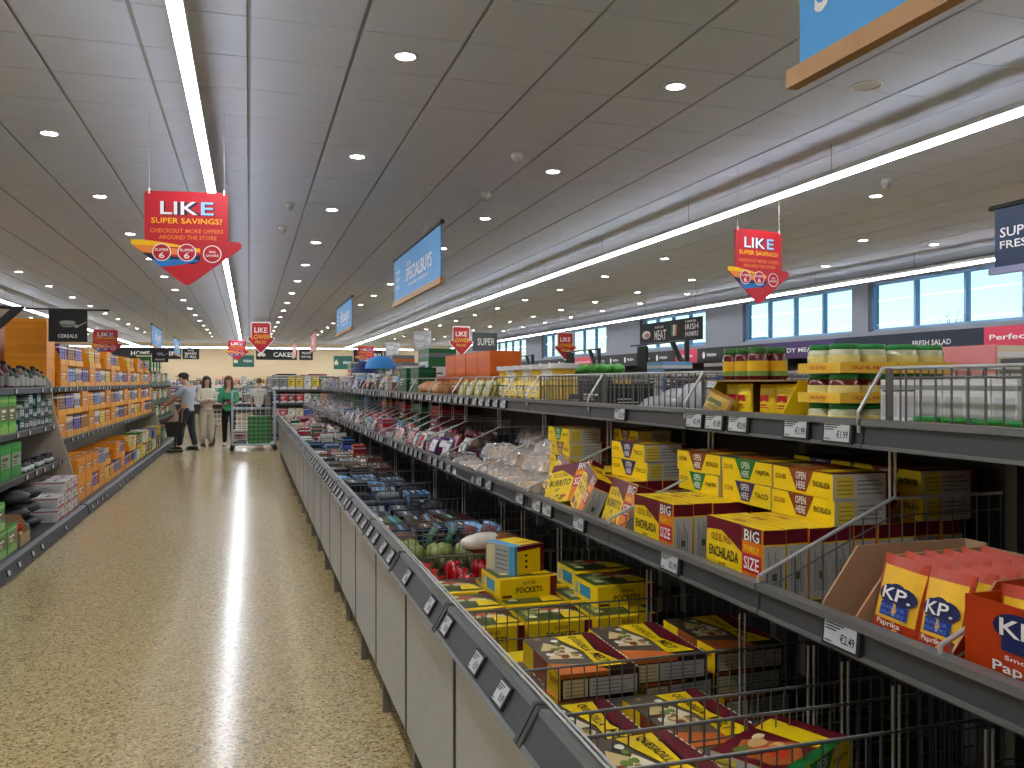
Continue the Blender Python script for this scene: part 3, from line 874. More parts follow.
for nm, yy in (('side_wall', .146), ('side_wall', -.15)):
    b = MB(); b.box(-.161, .16, yy, yy + .004, 0, .165, card(ORANGE)); b.build(nm, e)
b = MB(); b.box(.156, .16, -.146, .146, 0, .20, CARD); b.build('back_wall', e)
b = MB(); b.box(-.161, .156, -.146, .146, 0, .004, CARD); b.build('base', e)
for r_ in range(5):
    for s in range(2):
        put('peanut_bag', kp, (1.15 + r_ * .048, .965 + (.07 if s == 0 else -.07), S1 + .008), 'orange peanut bag, %s row, %s half of the tall carton' % (ORD[r_], ('left', 'right')[s]), 'snack bag', 'peanut bags', rot=(-.12, .05 * (1 if s else -1), TOAISLE + .06))
for dy in (.306,):
    obj('wire_divider', me_div1, units[1], (0, dy, 0))

# ---------------------------------------------------------------- bins: boxed kits
mb = melt_box()
def melt_stack(n, x, y, rz, where, rows=None):
    for i in range(n):
        nm = 'top' if i == n - 1 else ('bottom' if i == 0 else ORD[i] + ' from bottom')
        put('kit_box', mb, (x + .012 * math.sin(i * 2.3 + x * 9), y + .012 * math.cos(i * 1.9 + y), BINF + .011 + i * .0626), 'brown quesadilla kit box, %s of stack %s' % (nm, where), K, 'quesadilla kits in the bins', rz + .05 * math.sin(i * 2.7 + x * 3))
melt_stack(4, .812, 2.10, .04, 'by the rail in the second bin')
melt_stack(4, 1.045, 2.15, .05, 'in the middle of the second bin')
melt_stack(4, 1.29, 2.17, .02, 'under the shelf in the second bin')
melt_stack(3, .74, 1.77, -.03, 'near the label rail corner')
melt_stack(3, .97, 1.765, .0, 'between the two wire dividers')
melt_stack(4, .715, 1.42, .12, 'by the rail in the nearest bin')
melt_stack(3, .96, 1.46, -.08, 'in the middle of the nearest bin')
tk = kf['FAJITA']
put('kit_box', kf['FAJITA'], (1.00, 1.46, BINF + .012 + 3 * .0626), 'flat yellow fajita kit box lying on quesadilla kits in nearest bin', K, None, .5)
put('kit_box', kf['ENCHILADA'], (.74, 2.345, BINF + .011), 'flat yellow kit box wedged beside the rail in the second bin', K, None, .1)
put('kit_box', pockets_box(.16, .16, .10, True), (.715, 2.345, BINF + .073), 'blue and grey kit box wedged at far rail corner of second bin', K, None, .1)
pb = pockets_box(.21, .20, .07); pbt = pockets_box(.135, .16, .10, True)
for r_ in range(3):
    for i in range(2):
        for l in range(3):
            put('kit_box', pb, (.705 + r_ * .225, 2.62 + i * .215, BINF + .011 + l * .0705), 'yellow pockets kit box, %s layer, %s row of third bin, %s column' % (ORD[l], ('near', 'far')[i], ORD[r_]), K, 'pockets kits in the third bin', .02 * math.sin(r_ * 3 + l))
            if i == 1:
                put('kit_box', pb, (.705 + r_ * .225, 3.07, BINF + .011 + l * .0705), 'yellow pockets kit box, %s layer, rearmost row of third bin, %s column' % (ORD[l], ORD[r_]), K, 'pockets kits in the third bin', .02 * math.cos(r_ * 3 + l))
ZP = BINF + .011 + 3 * .0705
put('kit_box', pb, (.92, 2.93, ZP), 'yellow pockets kit box lying askew on top of the third bin', K, None, .06)
put('kit_box', pbt, (.915, 2.96, ZP + .071), 'blue, grey and yellow kit box topmost in the third bin', K, None, .38)
put('kit_box', pb, (1.20, 2.73, ZP), 'yellow pockets kit box with green top under the shelf, nearer', K, None, .03)
put('kit_box', pb, (1.22, 2.955, ZP), 'yellow pockets kit box with green top under the shelf, farther', K, None, .03)

# ---------------------------------------------------------------- upper tier, near bays
TRAYY = (236, 190, 60)
for col, x in enumerate((1.49, 1.67)):
    for yq, ypos in enumerate((1.89,)):
        for l in range(3):
            z = S2 + .001 + l * .076
            side = '%s layer, %s column from the rail%s' % (('bottom', 'middle', 'top')[l], ORD[col], '' if yq == 0 else ', nearer camera')
            tray('jar_tray', 'yellow cardboard tray of dip jars, ' + side, (x, ypos, z), .172, .168, .028, .026, TRAYY, 'OLD EL PASO', TOAISLE, 'yellow trays of dip jars')
            for i in (-1, 1):
                for j in (-1, 1):
                    jar('green-lidded dip jar, %s layer, %s tray column%s, %s corner' % (('bottom', 'middle', 'top')[l], ORD[col], ' nearer camera' if yq else '', (('front left', 'front right'), ('rear left', 'rear right'))[i > 0][j < 0]), (x + i * .041, ypos + j * .042, z + .005), .0385, .069, (110, 40, 26) if l == 1 else (188, 190, 150), (50, 136, 66), (232, 214, 130), (120, 30, 36) if l == 2 else (226, 180, 40), 'dip jars in yellow trays')
e = empty('pouch_carton', (1.50, 2.235, S2 + .001), 'kraft and yellow cut-away carton of yellow pouches on upper tier', 'carton')
b = MB(); b.box(.10, .104, -.215, .215, 0, .135, CARD); b.build('back_wall', e)
b = MB(); b.box(-.11, .10, -.215, .215, 0, .004, CARD); b.build('base', e)
for yy in (-.215, .211):
    b = MB(); b.prism([(-.11, 0), (.10, 0), (.10, .135), (-.06, .135), (-.11, .05)], yy, yy + .004, card(YEL)); b.build('side_wall', e)
b = MB(); b.box(-.11, .1, -.211, .211, .131, .135, CARD); b.build('cover', e)
yp = pouch(.085, .118, .03, YEL, (250, 214, 40), RED)
for i, (y, x, rz, rx) in enumerate(((2.36, 1.45, .1, 0), (2.27, 1.43, -.05, 0), (2.18, 1.45, .0, 0), (2.08, 1.44, .05, 0))):
    put('spice_pouch', yp, (x, y, S2 + .007), 'yellow spice pouch standing in cut-away carton, %s from left' % ORD[i], 'pouch', 'yellow spice pouches', rot=(rx, 0, TOAISLE + rz))
put('spice_pouch', pouch(.15, .09, .03, (146, 104, 24), (190, 150, 40), (70, 90, 40)), (1.372, 2.37, S2 + .012), 'brown and yellow pouch lying tilted in front of cut-away carton', 'pouch', None, rot=(-.3, .25, TOAISLE))
for i in range(6):
    x = 1.465 + (i % 2) * .066; y = 2.40 - (i // 2) * .07
    jar('dark red salsa jar with yellow label on kraft carton, %s, %s' % (('front row', 'back row')[i % 2], ('left', 'middle', 'right')[i // 2]), (x, y, S2 + .137), .031, .098, (92, 22, 16), (60, 110, 56), (226, 176, 30), (110, 140, 70), 'salsa jars on the carton')
# fenced bay nearest the camera
for i in range(6):
    put('white_carton', pack_box(.062, .20, .135, (226, 224, 220), (196, 194, 192), (150, 150, 150), ''), (1.58, 1.72 - i * .066, S2 + .001), 'white and black striped upright carton behind the wire fence, %s from left' % ORD[i], 'carton', 'striped white cartons', TOAISLE)
for i in range(4):
    jar('green-lidded low jar on shelf behind the fence, %s from left' % ORD[i], (1.45, 1.56 - i * .082, S2 + .001), .037, .052, (150, 120, 60), (52, 150, 70), (232, 206, 90), (200, 180, 110), 'low jars behind the fence')
for i in range(5):
    put('snack_pouch', pouch(.10, .11, .04, (176, 24, 40), (220, 216, 206), (40, 60, 40)), (1.46 + .02 * (i % 2), 1.20 - i * .085, S2 + .003), 'red and white pouch behind the wire fence, %s from left' % ORD[i], 'pouch', 'red pouches behind the fence', rot=(-.15, .04, TOAISLE + .1))
e = empty('header_box', (1.92, 1.855, S2 + .001), 'white display box with plain pink header card', 'display box')
b = MB(); b.box(-.10, .10, -.12, .12, 0, .15, card((224, 222, 226))); b.build('box', e)
b = MB(); b.box(-.102, -.096, -.12, .12, .15, .225, card((236, 150, 150))); b.build('header', e)
# fenced bays further on
wm = M('clear_bag', (222, 226, 228), .15, 0, .1, 30, trans=.35)
def crumpled(w, d, h, mat, seed):
    def fn():
        r = random.Random(seed); b = MB(); b.ell((0, 0, h / 2), (w / 2, d / 2, h / 2), mat, 14, 8, None, .13, r); return b.mesh('plastic_bag')
    return cached(('cr', w, d, h, mat.name, seed), fn)
for i, (x, y, w, h) in enumerate(((1.52, 2.62, .17, .12), (1.60, 2.80, .2, .13), (1.5, 2.98, .16, .07), (1.66, 3.1, .2, .1))):
    put('plastic_bag', crumpled(w, w * .9, h, wm, i), (x, y, S2 + .004), 'crumpled clear and white bag in the wire bay, %s from right' % ORD[i], 'bag', 'white bags in the wire bay')
put('black_carton', pack_box(.34, .22, .12, (44, 46, 44), (30, 30, 30), (60, 62, 58)), (1.60, 3.62, S2 + .001), 'plain black carton in the fenced wire bay', 'carton', None, TOAISLE)
put('black_carton', pack_box(.2, .2, .07, (60, 62, 60), (40, 40, 40), (90, 90, 90)), (1.62, 3.90, S2 + .001), 'low dark grey carton at left end of fenced bay', 'carton', None, TOAISLE)
# ---------------------------------------------------------------- goods further along the centre display
rnd = random.Random(11)
PAL = {'red': (170, 34, 44), 'white': (220, 220, 216), 'blue': (44, 84, 170), 'navy': (28, 34, 70), 'green': (40, 110, 60), 'teal': (50, 130, 130), 'pink': (206, 140, 150), 'orange': (214, 110, 40),
       'grey': (120, 122, 124), 'black': (30, 30, 32), 'cream': (218, 204, 168), 'yellow': (226, 190, 50), 'purple': (84, 50, 120), 'brown': (110, 76, 50), 'light blue': (120, 170, 214), 'maroon': (96, 24, 34)}
CN = list(PAL)
def clutter(x0, x1, y0, y1, z, hmax, n, where, group, cols=None, kinds=('box', 'flat', 'pouch', 'cloth', 'bottle')):
    """one layer of separate goods filling a rectangle of shelf; each keeps to its own cell"""
    nx = max(1, round((x1 - x0) / .2)); ny = max(1, math.ceil(n / nx)); q = 0
    cx = (x1 - x0) / nx; cy = (y1 - y0) / ny
    for i in range(nx):
        for j in range(ny):
            if q >= n: return
            q += 1
            x = x0 + (i + .5) * cx; y = y0 + (j + .5) * cy
            kind = rnd.choice(kinds); names = rnd.sample(cols or CN, min(3, len(cols or CN)))
            while len(names) < 3: names.append(rnd.choice(CN))
            c = [PAL[a] for a in names]
            pos = '%s, %s from rail, %s along' % (where, ORD[i], ORD[j])
            w = min(cx, cy); rz = TOAISLE + rnd.uniform(-.18, .18)
            W = round(cy * .86, 2); D = round(cx * .82, 2)
            if kind == 'box':
                h = round(hmax * rnd.choice((.7, .85, 1)), 2)
                put('carton', pack_box(W, round(D * .8, 2), h, *c), (x, y, z), '%s and %s carton %s' % (names[0], names[1], pos), 'carton', group, TOAISLE + rnd.uniform(-.06, .06))
            elif kind == 'flat':
                h = round(hmax * .3, 2)
                for l in range(2):
                    put('flat_pack', pack_box(W, D, h, *c), (x, y, z + l * (h + .001)), '%s and %s flat pack, %s, %s' % (names[0], names[1], ('lower', 'upper')[l], pos), 'pack', group, TOAISLE + rnd.uniform(-.1, .1))
            elif kind == 'pouch':
                for l in range(2):
                    put('pouch', pouch(round(cy * .8, 2), round(hmax * .95, 2), .05, *c), (x - .06 + .10 * l, y, z + .002), '%s and %s pouch, %s, %s' % (names[0], names[1], ('in front', 'behind')[l], pos), 'pouch', group, rot=(-.35, 0, rz))
            elif kind == 'cloth':
                put('folded_textile', cloth_pile(round(cy * .84, 2), round(cx * .8, 2), round(hmax * .6, 2), c[0], rnd.randrange(3)), (x, y, z), 'folded %s textile %s' % (names[0], pos), 'textile', group, rz)
            else:
                for l in range(2):
                    bottle('bottle', '%s bottle with %s label, %s, %s' % (names[0], names[2], ('nearer', 'farther')[l], pos), 'bottle', (x, y + (-.25 + .5 * l) * cy, z), min(.032, round(cy * .2, 3)), hmax, c[0], c[1], c[2], group)

# bins four and beyond: raised floors, mixed goods
for k in range(4, NB):
    for ch in bins[k].children:
        if ch.name.startswith('bin_floor'): ch.location.z = .10
ZB = BINF + .111
whereb = lambda k: '%s bin' % ORD[k]
def veg(x, y, z, kind, label):
    if kind == 'pepper':
        b = MB()
        for a in range(4):
            t = a * math.pi / 2
            b.ell((.018 * math.cos(t), .018 * math.sin(t), .042), (.026, .026, .042), M('pepper_red', (190, 20, 24), .2), 8, 6)
        e = empty('red_pepper', (x, y, z), label, 'vegetable', 'red peppers in a bin'); me = cached('pepper', lambda: b.mesh('flesh')); obj('flesh', me, e)
        s = MB(); s.rod((0, 0, .078), (.006, 0, .10), .005, M('stalk', (60, 110, 40), .6), 6); obj('stalk', cached('stalk', lambda: s.mesh('stalk')), e)
    else:
        b = MB(); r = random.Random(3); b.ell((0, 0, .055), (.06, .06, .055), M('leaf_pale', (190, 192, 140), .5, 0, .25, 12), 12, 8, None, .05, r)
        e = empty('lettuce', (x, y, z), label, 'vegetable', 'pale lettuces in a bin'); obj('head', cached('lettuce', lambda: b.mesh('head')), e)
        s = MB()
        for a in range(6):
            t = a * math.pi / 3
            s.ell((.035 * math.cos(t), .035 * math.sin(t), .07), (.034, .034, .05), M('leaf_green', (150, 164, 90), .5, 0, .25, 20), 8, 5, None, .1, r)
        obj('outer_leaf', cached('lettleaf', lambda: s.mesh('outer_leaf')), e)
y0 = 4 * PITCH
for i in range(4):
    for j in range(3):
        veg(.72 + i * .125, y0 + .12 + j * .13, BINF + .112, 'pepper', 'red pepper in the wire-sided bin, %s from rail, %s row' % (ORD[i], ORD[j]))
for i in range(4):
    veg(.70 + i * .135, y0 + .60, BINF + .112, 'lettuce', 'pale green lettuce in the wire-sided bin, %s from rail' % ORD[i])
veg(.70, y0 + .73, BINF + .112, 'lettuce', 'pale green lettuce at far corner of the wire-sided bin')
# a loaf in its bag
lo = empty('bread_loaf', (1.03, y0 + .40, BINF + .215), 'brown seeded loaf in white printed bag lying on peppers', 'bread', None, .2)
b = MB(); b.ell((0, 0, .045), (.15, .06, .045), M('bread_brown', (150, 96, 50), .6, 0, .3, 30, bump=.3), 16, 8); b.build('crust', lo)
b = MB(); b.ell((-.04, .0, .052), (.12, .058, .042), M('bread_bag', (226, 218, 200), .3, 0, .2, 25), 14, 8); b.build('bag', lo)
obj('wire_divider', me_div, bins[4], (0, .5, 0))

clutter(.62, 1.2, 5 * PITCH + .03, 6 * PITCH - .03, ZB, .16, 9, whereb(5), 'mixed goods in the bins', ['green', 'black', 'light blue', 'maroon', 'brown'], ('flat', 'cloth', 'pouch'))
clutter(.62, 1.2, 6 * PITCH + .03, 7 * PITCH - .03, ZB, .15, 9, whereb(6), 'mixed goods in the bins', ['navy', 'black', 'grey'], ('flat', 'cloth'))
clutter(.62, 1.2, 7 * PITCH + .03, 8 * PITCH - .03, ZB, .16, 9, whereb(7), 'mixed goods in the bins', ['navy', 'black', 'grey', 'light blue'], ('box', 'flat', 'cloth'))
clutter(.62, 1.2, 8 * PITCH + .03, 9 * PITCH - .03, ZB, .14, 9, whereb(8), 'mixed goods in the bins', ['light blue', 'purple', 'grey', 'black'], ('flat', 'cloth'))
clutter(.62, 1.2, 9 * PITCH + .03, 10 * PITCH - .03, ZB, .19, 9, whereb(9), 'mixed goods in the bins', ['maroon', 'black', 'grey', 'brown'], ('box', 'cloth', 'flat'))
clutter(.62, 1.2, 10 * PITCH + .03, 11 * PITCH - .03, ZB, .19, 8, whereb(10), 'mixed goods in the bins', ['black', 'white', 'cream', 'navy'], ('cloth', 'flat'))
clutter(.62, 1.2, 11 * PITCH + .03, 12 * PITCH - .03, ZB, .2, 8, whereb(11), 'mixed goods in the bins', ['white', 'navy', 'orange', 'red'], ('box', 'cloth', 'flat'))
clutter(.62, 1.2, 12 * PITCH + .03, 13 * PITCH - .03, ZB, .22, 8, whereb(12), 'mixed goods in the bins', ['blue', 'light blue', 'navy'], ('box', 'cloth'))
clutter(.62, 1.2, 13 * PITCH + .03, 14 * PITCH - .03, ZB, .22, 8, whereb(13), 'mixed goods in the bins', ['green', 'cream', 'white'], ('cloth', 'box'))
for k in range(14, NB):
    clutter(.62, 1.2, k * PITCH + .03, (k + 1) * PITCH - .03, ZB, .24, 6, whereb(k), 'mixed goods in the bins', ['pink', 'red', 'white', 'cream', 'navy', 'green'], ('cloth', 'box', 'pouch'))

# lower tier: clear bags of flatbreads in the fourth bay
poppa = M('flatbread', (228, 176, 104), .5, 0, .2, 20)
film = M('clear_film', (244, 246, 244), .1, 0, .05, 30, alpha=.3, spec=.9)
fb = MB()
for l in range(6):
    rr = .080 - .003 * l + .004 * (l % 2)
    fb.lathe([(.001, .010 + l * .009), (rr, .008 + l * .009), (rr, .0115 + l * .009), (.001, .0165 + l * .009)], poppa, 18, (.006 * (l % 3), .005 * (l % 2), 0), caps=False)
fb_me = fb.mesh('flatbread_stack')
def film_mesh(seed):
    r = random.Random(seed); b = MB(); n = 12; vs = {}
    for i in range(n + 1):
        for j in range(n + 1):
            u, v = i / n * 2 - 1, j / n * 2 - 1
            e_ = max(0, 1 - max(abs(u), abs(v)) ** 3)
            vs[i, j] = Vector((u * .105, v * .12, .008 + .072 * e_ ** .5 + r.uniform(-.008, .008)))
    for i in range(n):
        for j in range(n):
            b.face([vs[i, j], vs[i + 1, j], vs[i + 1, j + 1], vs[i, j + 1]], film)
    return b.mesh('bag')
films = [film_mesh(s_) for s_ in range(3)]
cnt = 0
for lay in range(3):
    for i in range(3 - (lay == 2)):
        for j in range(3 - (lay == 2)):
            if lay == 0 and j == 0 and i > 0: continue
            if lay > 0 and i == 0: continue
            x = 1.19 + i * .205 + .05 * (lay == 2); y = 3.58 + j * .21 + .04 * lay + (.2 if i and j == 0 else 0) * 0
            if i > 0 and j == 0: y = 3.81; continue
            e = empty('flatbread_bag', (x, y + .03, S1 + .002 + lay * .074), 'clear bag of golden flatbreads, %s in the heap on lower tier' % ORD[cnt], 'bag', 'clear bags of flatbread', .25 * math.sin(cnt * 3))
            obj('flatbread_stack', fb_me, e); obj('bag', films[cnt % 3], e); cnt += 1
for lay in range(3):
    for i in range(lay, 3):
        for j in range(3):
            e = empty('flatbread_bag', (1.17 + i * .205, 4.21 + j * .235 + .012 * lay, S1 + .002 + lay * .074), 'clear bag of golden flatbreads, farther heap, %s layer, %s from rail, %s along' % (ORD[lay], ORD[i], ORD[j]), 'bag', 'clear bags of flatbread', .2 * math.sin(cnt * 3))
            obj('flatbread_stack', fb_me, e); obj('bag', films[cnt % 3], e); cnt += 1
T1 = lambda k: 'lower tier bay %s' % ORD[k]
clutter(1.10, 1.72, 6 * PITCH + .03, 7 * PITCH - .03, S1 + .001, .15, 12, T1(6), 'mixed goods on the lower tier', ['white', 'brown', 'purple', 'grey', 'maroon'], ('pouch', 'flat', 'bottle'))
clutter(1.10, 1.72, 7 * PITCH + .03, 8 * PITCH - .03, S1 + .001, .16, 12, T1(7), 'mixed goods on the lower tier', ['white', 'pink', 'grey', 'red', 'brown'], ('pouch', 'bottle'))
clutter(1.10, 1.45, 8 * PITCH + .03, 9 * PITCH - .03, S1 + .001, .15, 8, T1(8), 'mixed goods on the lower tier', ['white', 'pink', 'maroon', 'cream'], ('pouch', 'flat'))
for k in range(9, NB):
    clutter(1.10, 1.45, k * PITCH + .03, (k + 1) * PITCH - .03, S1 + .001, .17, 6, T1(k), 'mixed goods on the lower tier', ['white', 'pink', 'grey', 'light blue', 'red', 'cream', 'green'], ('pouch', 'box', 'bottle', 'flat'))
for n, (y, nm, c, t) in enumerate(((7.131, 'red', (170, 30, 40), None), (7.946, 'green', (18, 96, 56), 'SPECIAL'), (8.761, 'red', (176, 36, 56), None), (9.984, 'orange striped', (206, 96, 60), None), (11.614, 'light blue', (70, 130, 190), None), (13.244, 'green', (60, 140, 70), None))):
    put('display_carton', pack_box(.37, .2, .30, c, tuple(int(v * .8) for v in c), tuple(min(255, v + 50) for v in c), t), (1.60, y, S1 + .001), 'tall %s display carton on lower tier, %s from camera' % (nm, ORD[n]), 'carton', None, TOAISLE)

# upper tier beyond the fenced bays
wy = (226, 190, 60)
for i in range(6):
    put('snack_pouch', pouch(.11, .14, .05, (222, 184, 60), (236, 206, 100), (40, 110, 180)), (1.45, 4.33 + i * .125, S2 + .003), 'yellow and blue snack pouch on upper tier, %s from right' % ORD[i], 'pouch', 'yellow snack pouches', rot=(-.3, 0, TOAISLE + .1))
for i in range(7):
    bottle('tub', 'white and yellow tub on upper tier, %s from right' % ORD[i], 'tub', (1.72, 4.62 + i * .18, S2 + .001), .08, .235, (222, 218, 206) if i % 2 else (226, 186, 60), (226, 224, 218), (230, 200, 90) if i % 2 else (240, 206, 90), 'tubs on the upper tier', .95)
for i in range(8):
    put('snack_pouch', pouch(.12, .15, .06, (196, 190, 120), (214, 210, 170), (70, 100, 50)), (1.44 + .1 * (i % 2), 5.32 + (i // 2) * .22, S2 + .003), 'cream and green snack pouch on upper tier, %s from right, %s' % (ORD[i // 2], ('front', 'back')[i % 2]), 'pouch', 'cream snack pouches', rot=(-.35, .1, TOAISLE - .1))
for i in range(8):
    put('bread_bag', crumpled(.15, .17, .13, M('bread_wrap', (186, 128, 76), .35, 0, .35, 18), 40 + i % 3), (1.45 + .16 * (i % 2), 6.63 + (i // 2) * .19, S2 + .003), 'brown and white bread bag on upper tier, %s from right, %s' % (ORD[i // 2], ('front', 'back')[i % 2]), 'bread', 'bread bags', .3 * i)
oc = (226, 104, 28)
for i in range(5):
    for l in range(2):
        if l == 1 and i == 4: continue
        put('orange_carton', pack_box(.38, .26, .188, oc, (220, 98, 24), (232, 112, 34), ''), (1.95, 6.52 + .222 + .405 * i + (.005 * (i // 2)), S2 + .001 + l * .19), 'plain orange carton on upper tier, %s from right, %s' % (ORD[i], ('lower', 'upper')[l]), 'carton', 'orange cartons', TOAISLE)
for i in range(2):
    put('green_carton', pack_box(.40, .16, .26, (14, 74, 44), (20, 90, 54), (30, 100, 60), 'SPECIAL' if i == 0 else None), (1.52, 7.75 + i * .62, S2 + .001), 'dark green display carton on upper tier, %s one' % ('nearer', 'farther')[i], 'carton', 'dark green cartons', TOAISLE)
T2 = lambda k: 'upper tier bay %s' % ORD[k]
for k in range(10, NB):
    clutter(1.40, 1.78, k * PITCH + .03, (k + 1) * PITCH - .03, S2 + .001, .22, 6, T2(k), 'mixed goods on the upper tier', ['white', 'grey', 'brown', 'light blue', 'pink', 'cream'], ('box', 'bottle', 'pouch'))
for k in range(11, NB):
    put('stock_carton', pack_box(.6, .3, round(.25 + .12 * ((k * 7) % 3), 2), *[PAL[c] for c in rnd.sample(['orange', 'green', 'grey', 'yellow', 'brown', 'white'], 3)]), (1.99, k * PITCH + .4, S2 + .001), 'tall stock carton at rear of upper tier, %s bay' % ORD[k], 'carton', 'stock cartons at the rear', TOAISLE)
# two blue domed sunshades on top of the goods
for i, (x, y, z, r, c) in enumerate(((1.585, 12.35, 1.86, .19, (16, 36, 96)), (1.60, 10.95, 1.90, .20, (50, 130, 200)))):
    e = empty('sunshade', (x, y, S2 + .001), '%s domed sunshade standing open among upper tier goods' % ('dark blue', 'bright blue')[i], 'sunshade')
    b = MB(); b.lathe([(r, z - S2 - .16), (r * .94, z - S2 - .10), (r * .7, z - S2 - .03), (r * .3, z - S2), (.001, z - S2 + .005)], M('shade_%d' % i, c, .6), 16); b.build('canopy', e)
    b = MB(); b.rod((0, 0, 0), (0, 0, z - S2), .008, WIRE_BRIGHT, 6); b.lathe([(.07, 0), (.07, .015)], DARK, 12); b.build('pole', e)
# ---------------------------------------------------------------- left-hand shelving
TOAISLE_L = math.pi / 2
XLB = -2.74
def shelf_deck(parent, x_front, y0, y1, z, name='shelf'):
    b = MB(); b.box(XLB + .01, x_front - .03, y0, y1, z - .02, z, SHELFM); s = b.build(name, parent)
    r = MB()
    r.box(x_front - .03, x_front, y0, y1, z - .05, z + .012, RAIL); r.box(x_front - .01, x_front + .006, y0, y1, z + .004, z + .016, RAIL_LIP)
    r.build('label_rail', s)
    n = int((y1 - y0) / .33)
    for i in range(n):
        if rnd.random() < .75:
            f = frame((x_front + .001, y0 + (i + .5) * (y1 - y0) / n + rnd.uniform(-.08, .08), z - .02), (0, 1, 0), (0, 0, 1), 1, 1, .0012)
            price_label(s, f, None, .09, .052)
    return s
def end_panel(parent, y, t=.04):
    prof = [(XLB, 0), (-1.90, 0), (-1.93, .25), (-2.0, .6), (-2.12, 1.0), (-2.19, 1.3), (-2.20, 1.55), (-2.24, 1.62), (XLB, 1.62)]
    b = MB(); b.prism(prof, y, y + t, PANEL); return b.build('end_panel', parent)
def left_run(y0, y1, decks, label):
    root = empty('gondola', (0, 0, 0), label, 'shelving', 'left-hand shelving')
    n = max(1, round((y1 - y0) / 2.6)); st = (y1 - y0) / n
    b = MB(); b.box(XLB - .02, XLB + .01, y0, y1, .0, 1.72, PANEL); b.build('back_panel', root)
    b = MB(); b.box(XLB, -1.88, y0, y1, 0, .11, DARK); b.box(XLB + .01, -1.86, y0, y1, .11, .13, SHELFM); b.build('plinth', root)
    b = MB(); b.prism([(-1.87, .012), (-1.80, .012), (-1.83, .115), (-1.87, .135)], y0, y1, RAIL); rl = b.build('label_rail', root)
    k = int((y1 - y0) / .36)
    for i in range(k):
        if rnd.random() < .7:
            f = frame((-1.8145, y0 + (i + .5) * (y1 - y0) / k + rnd.uniform(-.08, .08), .065), (0, 1, 0), (-.03, 0, .103), 1, 1, .0012)
            price_label(rl, f, None, .085, .05)
    for i in range(n):
        for (z, xf) in decks:
            shelf_deck(root, xf, y0 + i * st + .004, y0 + (i + 1) * st - .004, z)
    b = MB(); b.box(-3.45, XLB - .02, y0, y1, 0, 1.5, SHELFM); b.build('rear_shelving', root)
    end_panel(root, y1)
    return root
left_run(5.2, 11.15, [(.66, -2.08), (1.07, -2.16), (1.50, -2.18)], 'left shelving nearest camera with green boxes and dark bottles')
left_run(11.20, 21.58, [(.88, -2.10), (1.50, -2.18)], 'left shelving stacked with orange cereal trays')
left_run(21.63, 27.0, [(.66, -2.08), (1.07, -2.16), (1.50, -2.18)], 'left shelving beyond the cereals beside the man in grey shirt')
# header arm that carries the cereals board
e = empty('sign_gantry', (-3.02, 10.6, 1.501), 'black diagonal gantry rising above the left shelves', 'gantry')
b = MB(); b.prism([(-.02, .30), (.08, .30), (.66, .88), (.54, .88)], -.02, .02, DARK, 'y'); b.build('brace', e)
b = MB(); b.box(-.02, .02, -.02, .02, 0, .90, DARK); b.build('post', e)
b = MB(); b.box(-.3, .66, -.012, .012, .875, .90, DARK); b.build('arm', e)

# cereal run: trays and packs
CPAL = [('purple', (74, 58, 140)), ('white', (226, 222, 220)), ('blue', (70, 110, 180)), ('brown', (130, 84, 44)), ('yellow', (226, 180, 60)), ('cream', (224, 206, 160)), ('violet', (98, 80, 150)), ('orange', (222, 120, 30))]
dead = (206, 120, 22); LIPC = (244, 178, 72)
FW = .512
for lev, (z, xf, hgt, nm) in enumerate(((.131, -1.93, .25, 'bottom shelf'), (.881, -2.14, .28, 'middle shelf'), (1.501, -2.21, .28, 'top shelf'))):
    for f in range(20):
        y = 11.28 + FW * (f + .5)
        for lay in range(2):
            zz = z + lay * (hgt + .004)
            if lev == 2 and f == 0: continue
            if lev == 2 and lay == 1 and f in (4, 7, 11, 12, 15, 18): continue
            if lev == 0 and f > 9: continue
            if lev == 0 and lay == 1 and f in (5, 8): continue
            if lev == 0 and lay == 1 and f in (8, 11, 14, 17): continue
            pos = '%s, %s facing from near end panel, %s layer' % (nm, ORD[f], ('lower', 'upper')[lay])
            solid = (f * 7 + lay * 3 + lev * 5) % 4 == 1 or (lev == 0 and f < 2)
            if solid:
                put('cereal_carton', pack_box(.47, .36, hgt, CEREAL, dead, (236, 150, 50)), (xf - .20, y, zz), 'closed orange cereal carton, ' + pos, 'carton', 'closed cereal cartons', TOAISLE_L)
                continue
            tray('cereal_tray', 'open orange cereal tray, ' + pos, (xf - .20, y, zz), .48, .36, hgt, .07, CEREAL, None, TOAISLE_L, 'open cereal trays', 'tray', dead, LIPC)
            cname, cc = CPAL[(f * 3 + lev * 2 + lay) % len(CPAL)]
            npk = 3
            for i in range(npk):
                put('cereal_pack', pack_box(.135, .20, round(hgt - .03, 2), cc, tuple(min(255, v + 60) for v in cc) if sum(cc) < 500 else (120, 120, 160), (236, 226, 206)), (xf - .135, y + (i - 1) * .15, zz + .005), '%s cereal pack, %s, %s' % (cname, ('nearest', 'middle one', 'farthest')[i], pos), 'cereal', 'cereal packs in trays', TOAISLE_L)
# bottom shelf beyond the cereals: mixed packs
for f in range(10):
    for l in range(2):
        n = ('blue', 'white', 'yellow', 'cream', 'maroon', 'green', 'grey', 'white', 'brown', 'green')[(f + 3 * l) % 10]
        if l and f in (3, 6, 8): continue
        put('carton', pack_box(.42, .30, .24 - .04 * (f % 2), PAL[n], tuple(min(255, v + 50) for v in PAL[n]), PAL['yellow']), (-2.10, 16.65 + f * .49, .131 + l * .242), '%s carton on bottom shelf beyond cereals, %s along, %s' % (n, ORD[f], ('lower', 'upper')[l]), 'carton', 'mixed cartons past the cereals', TOAISLE_L)
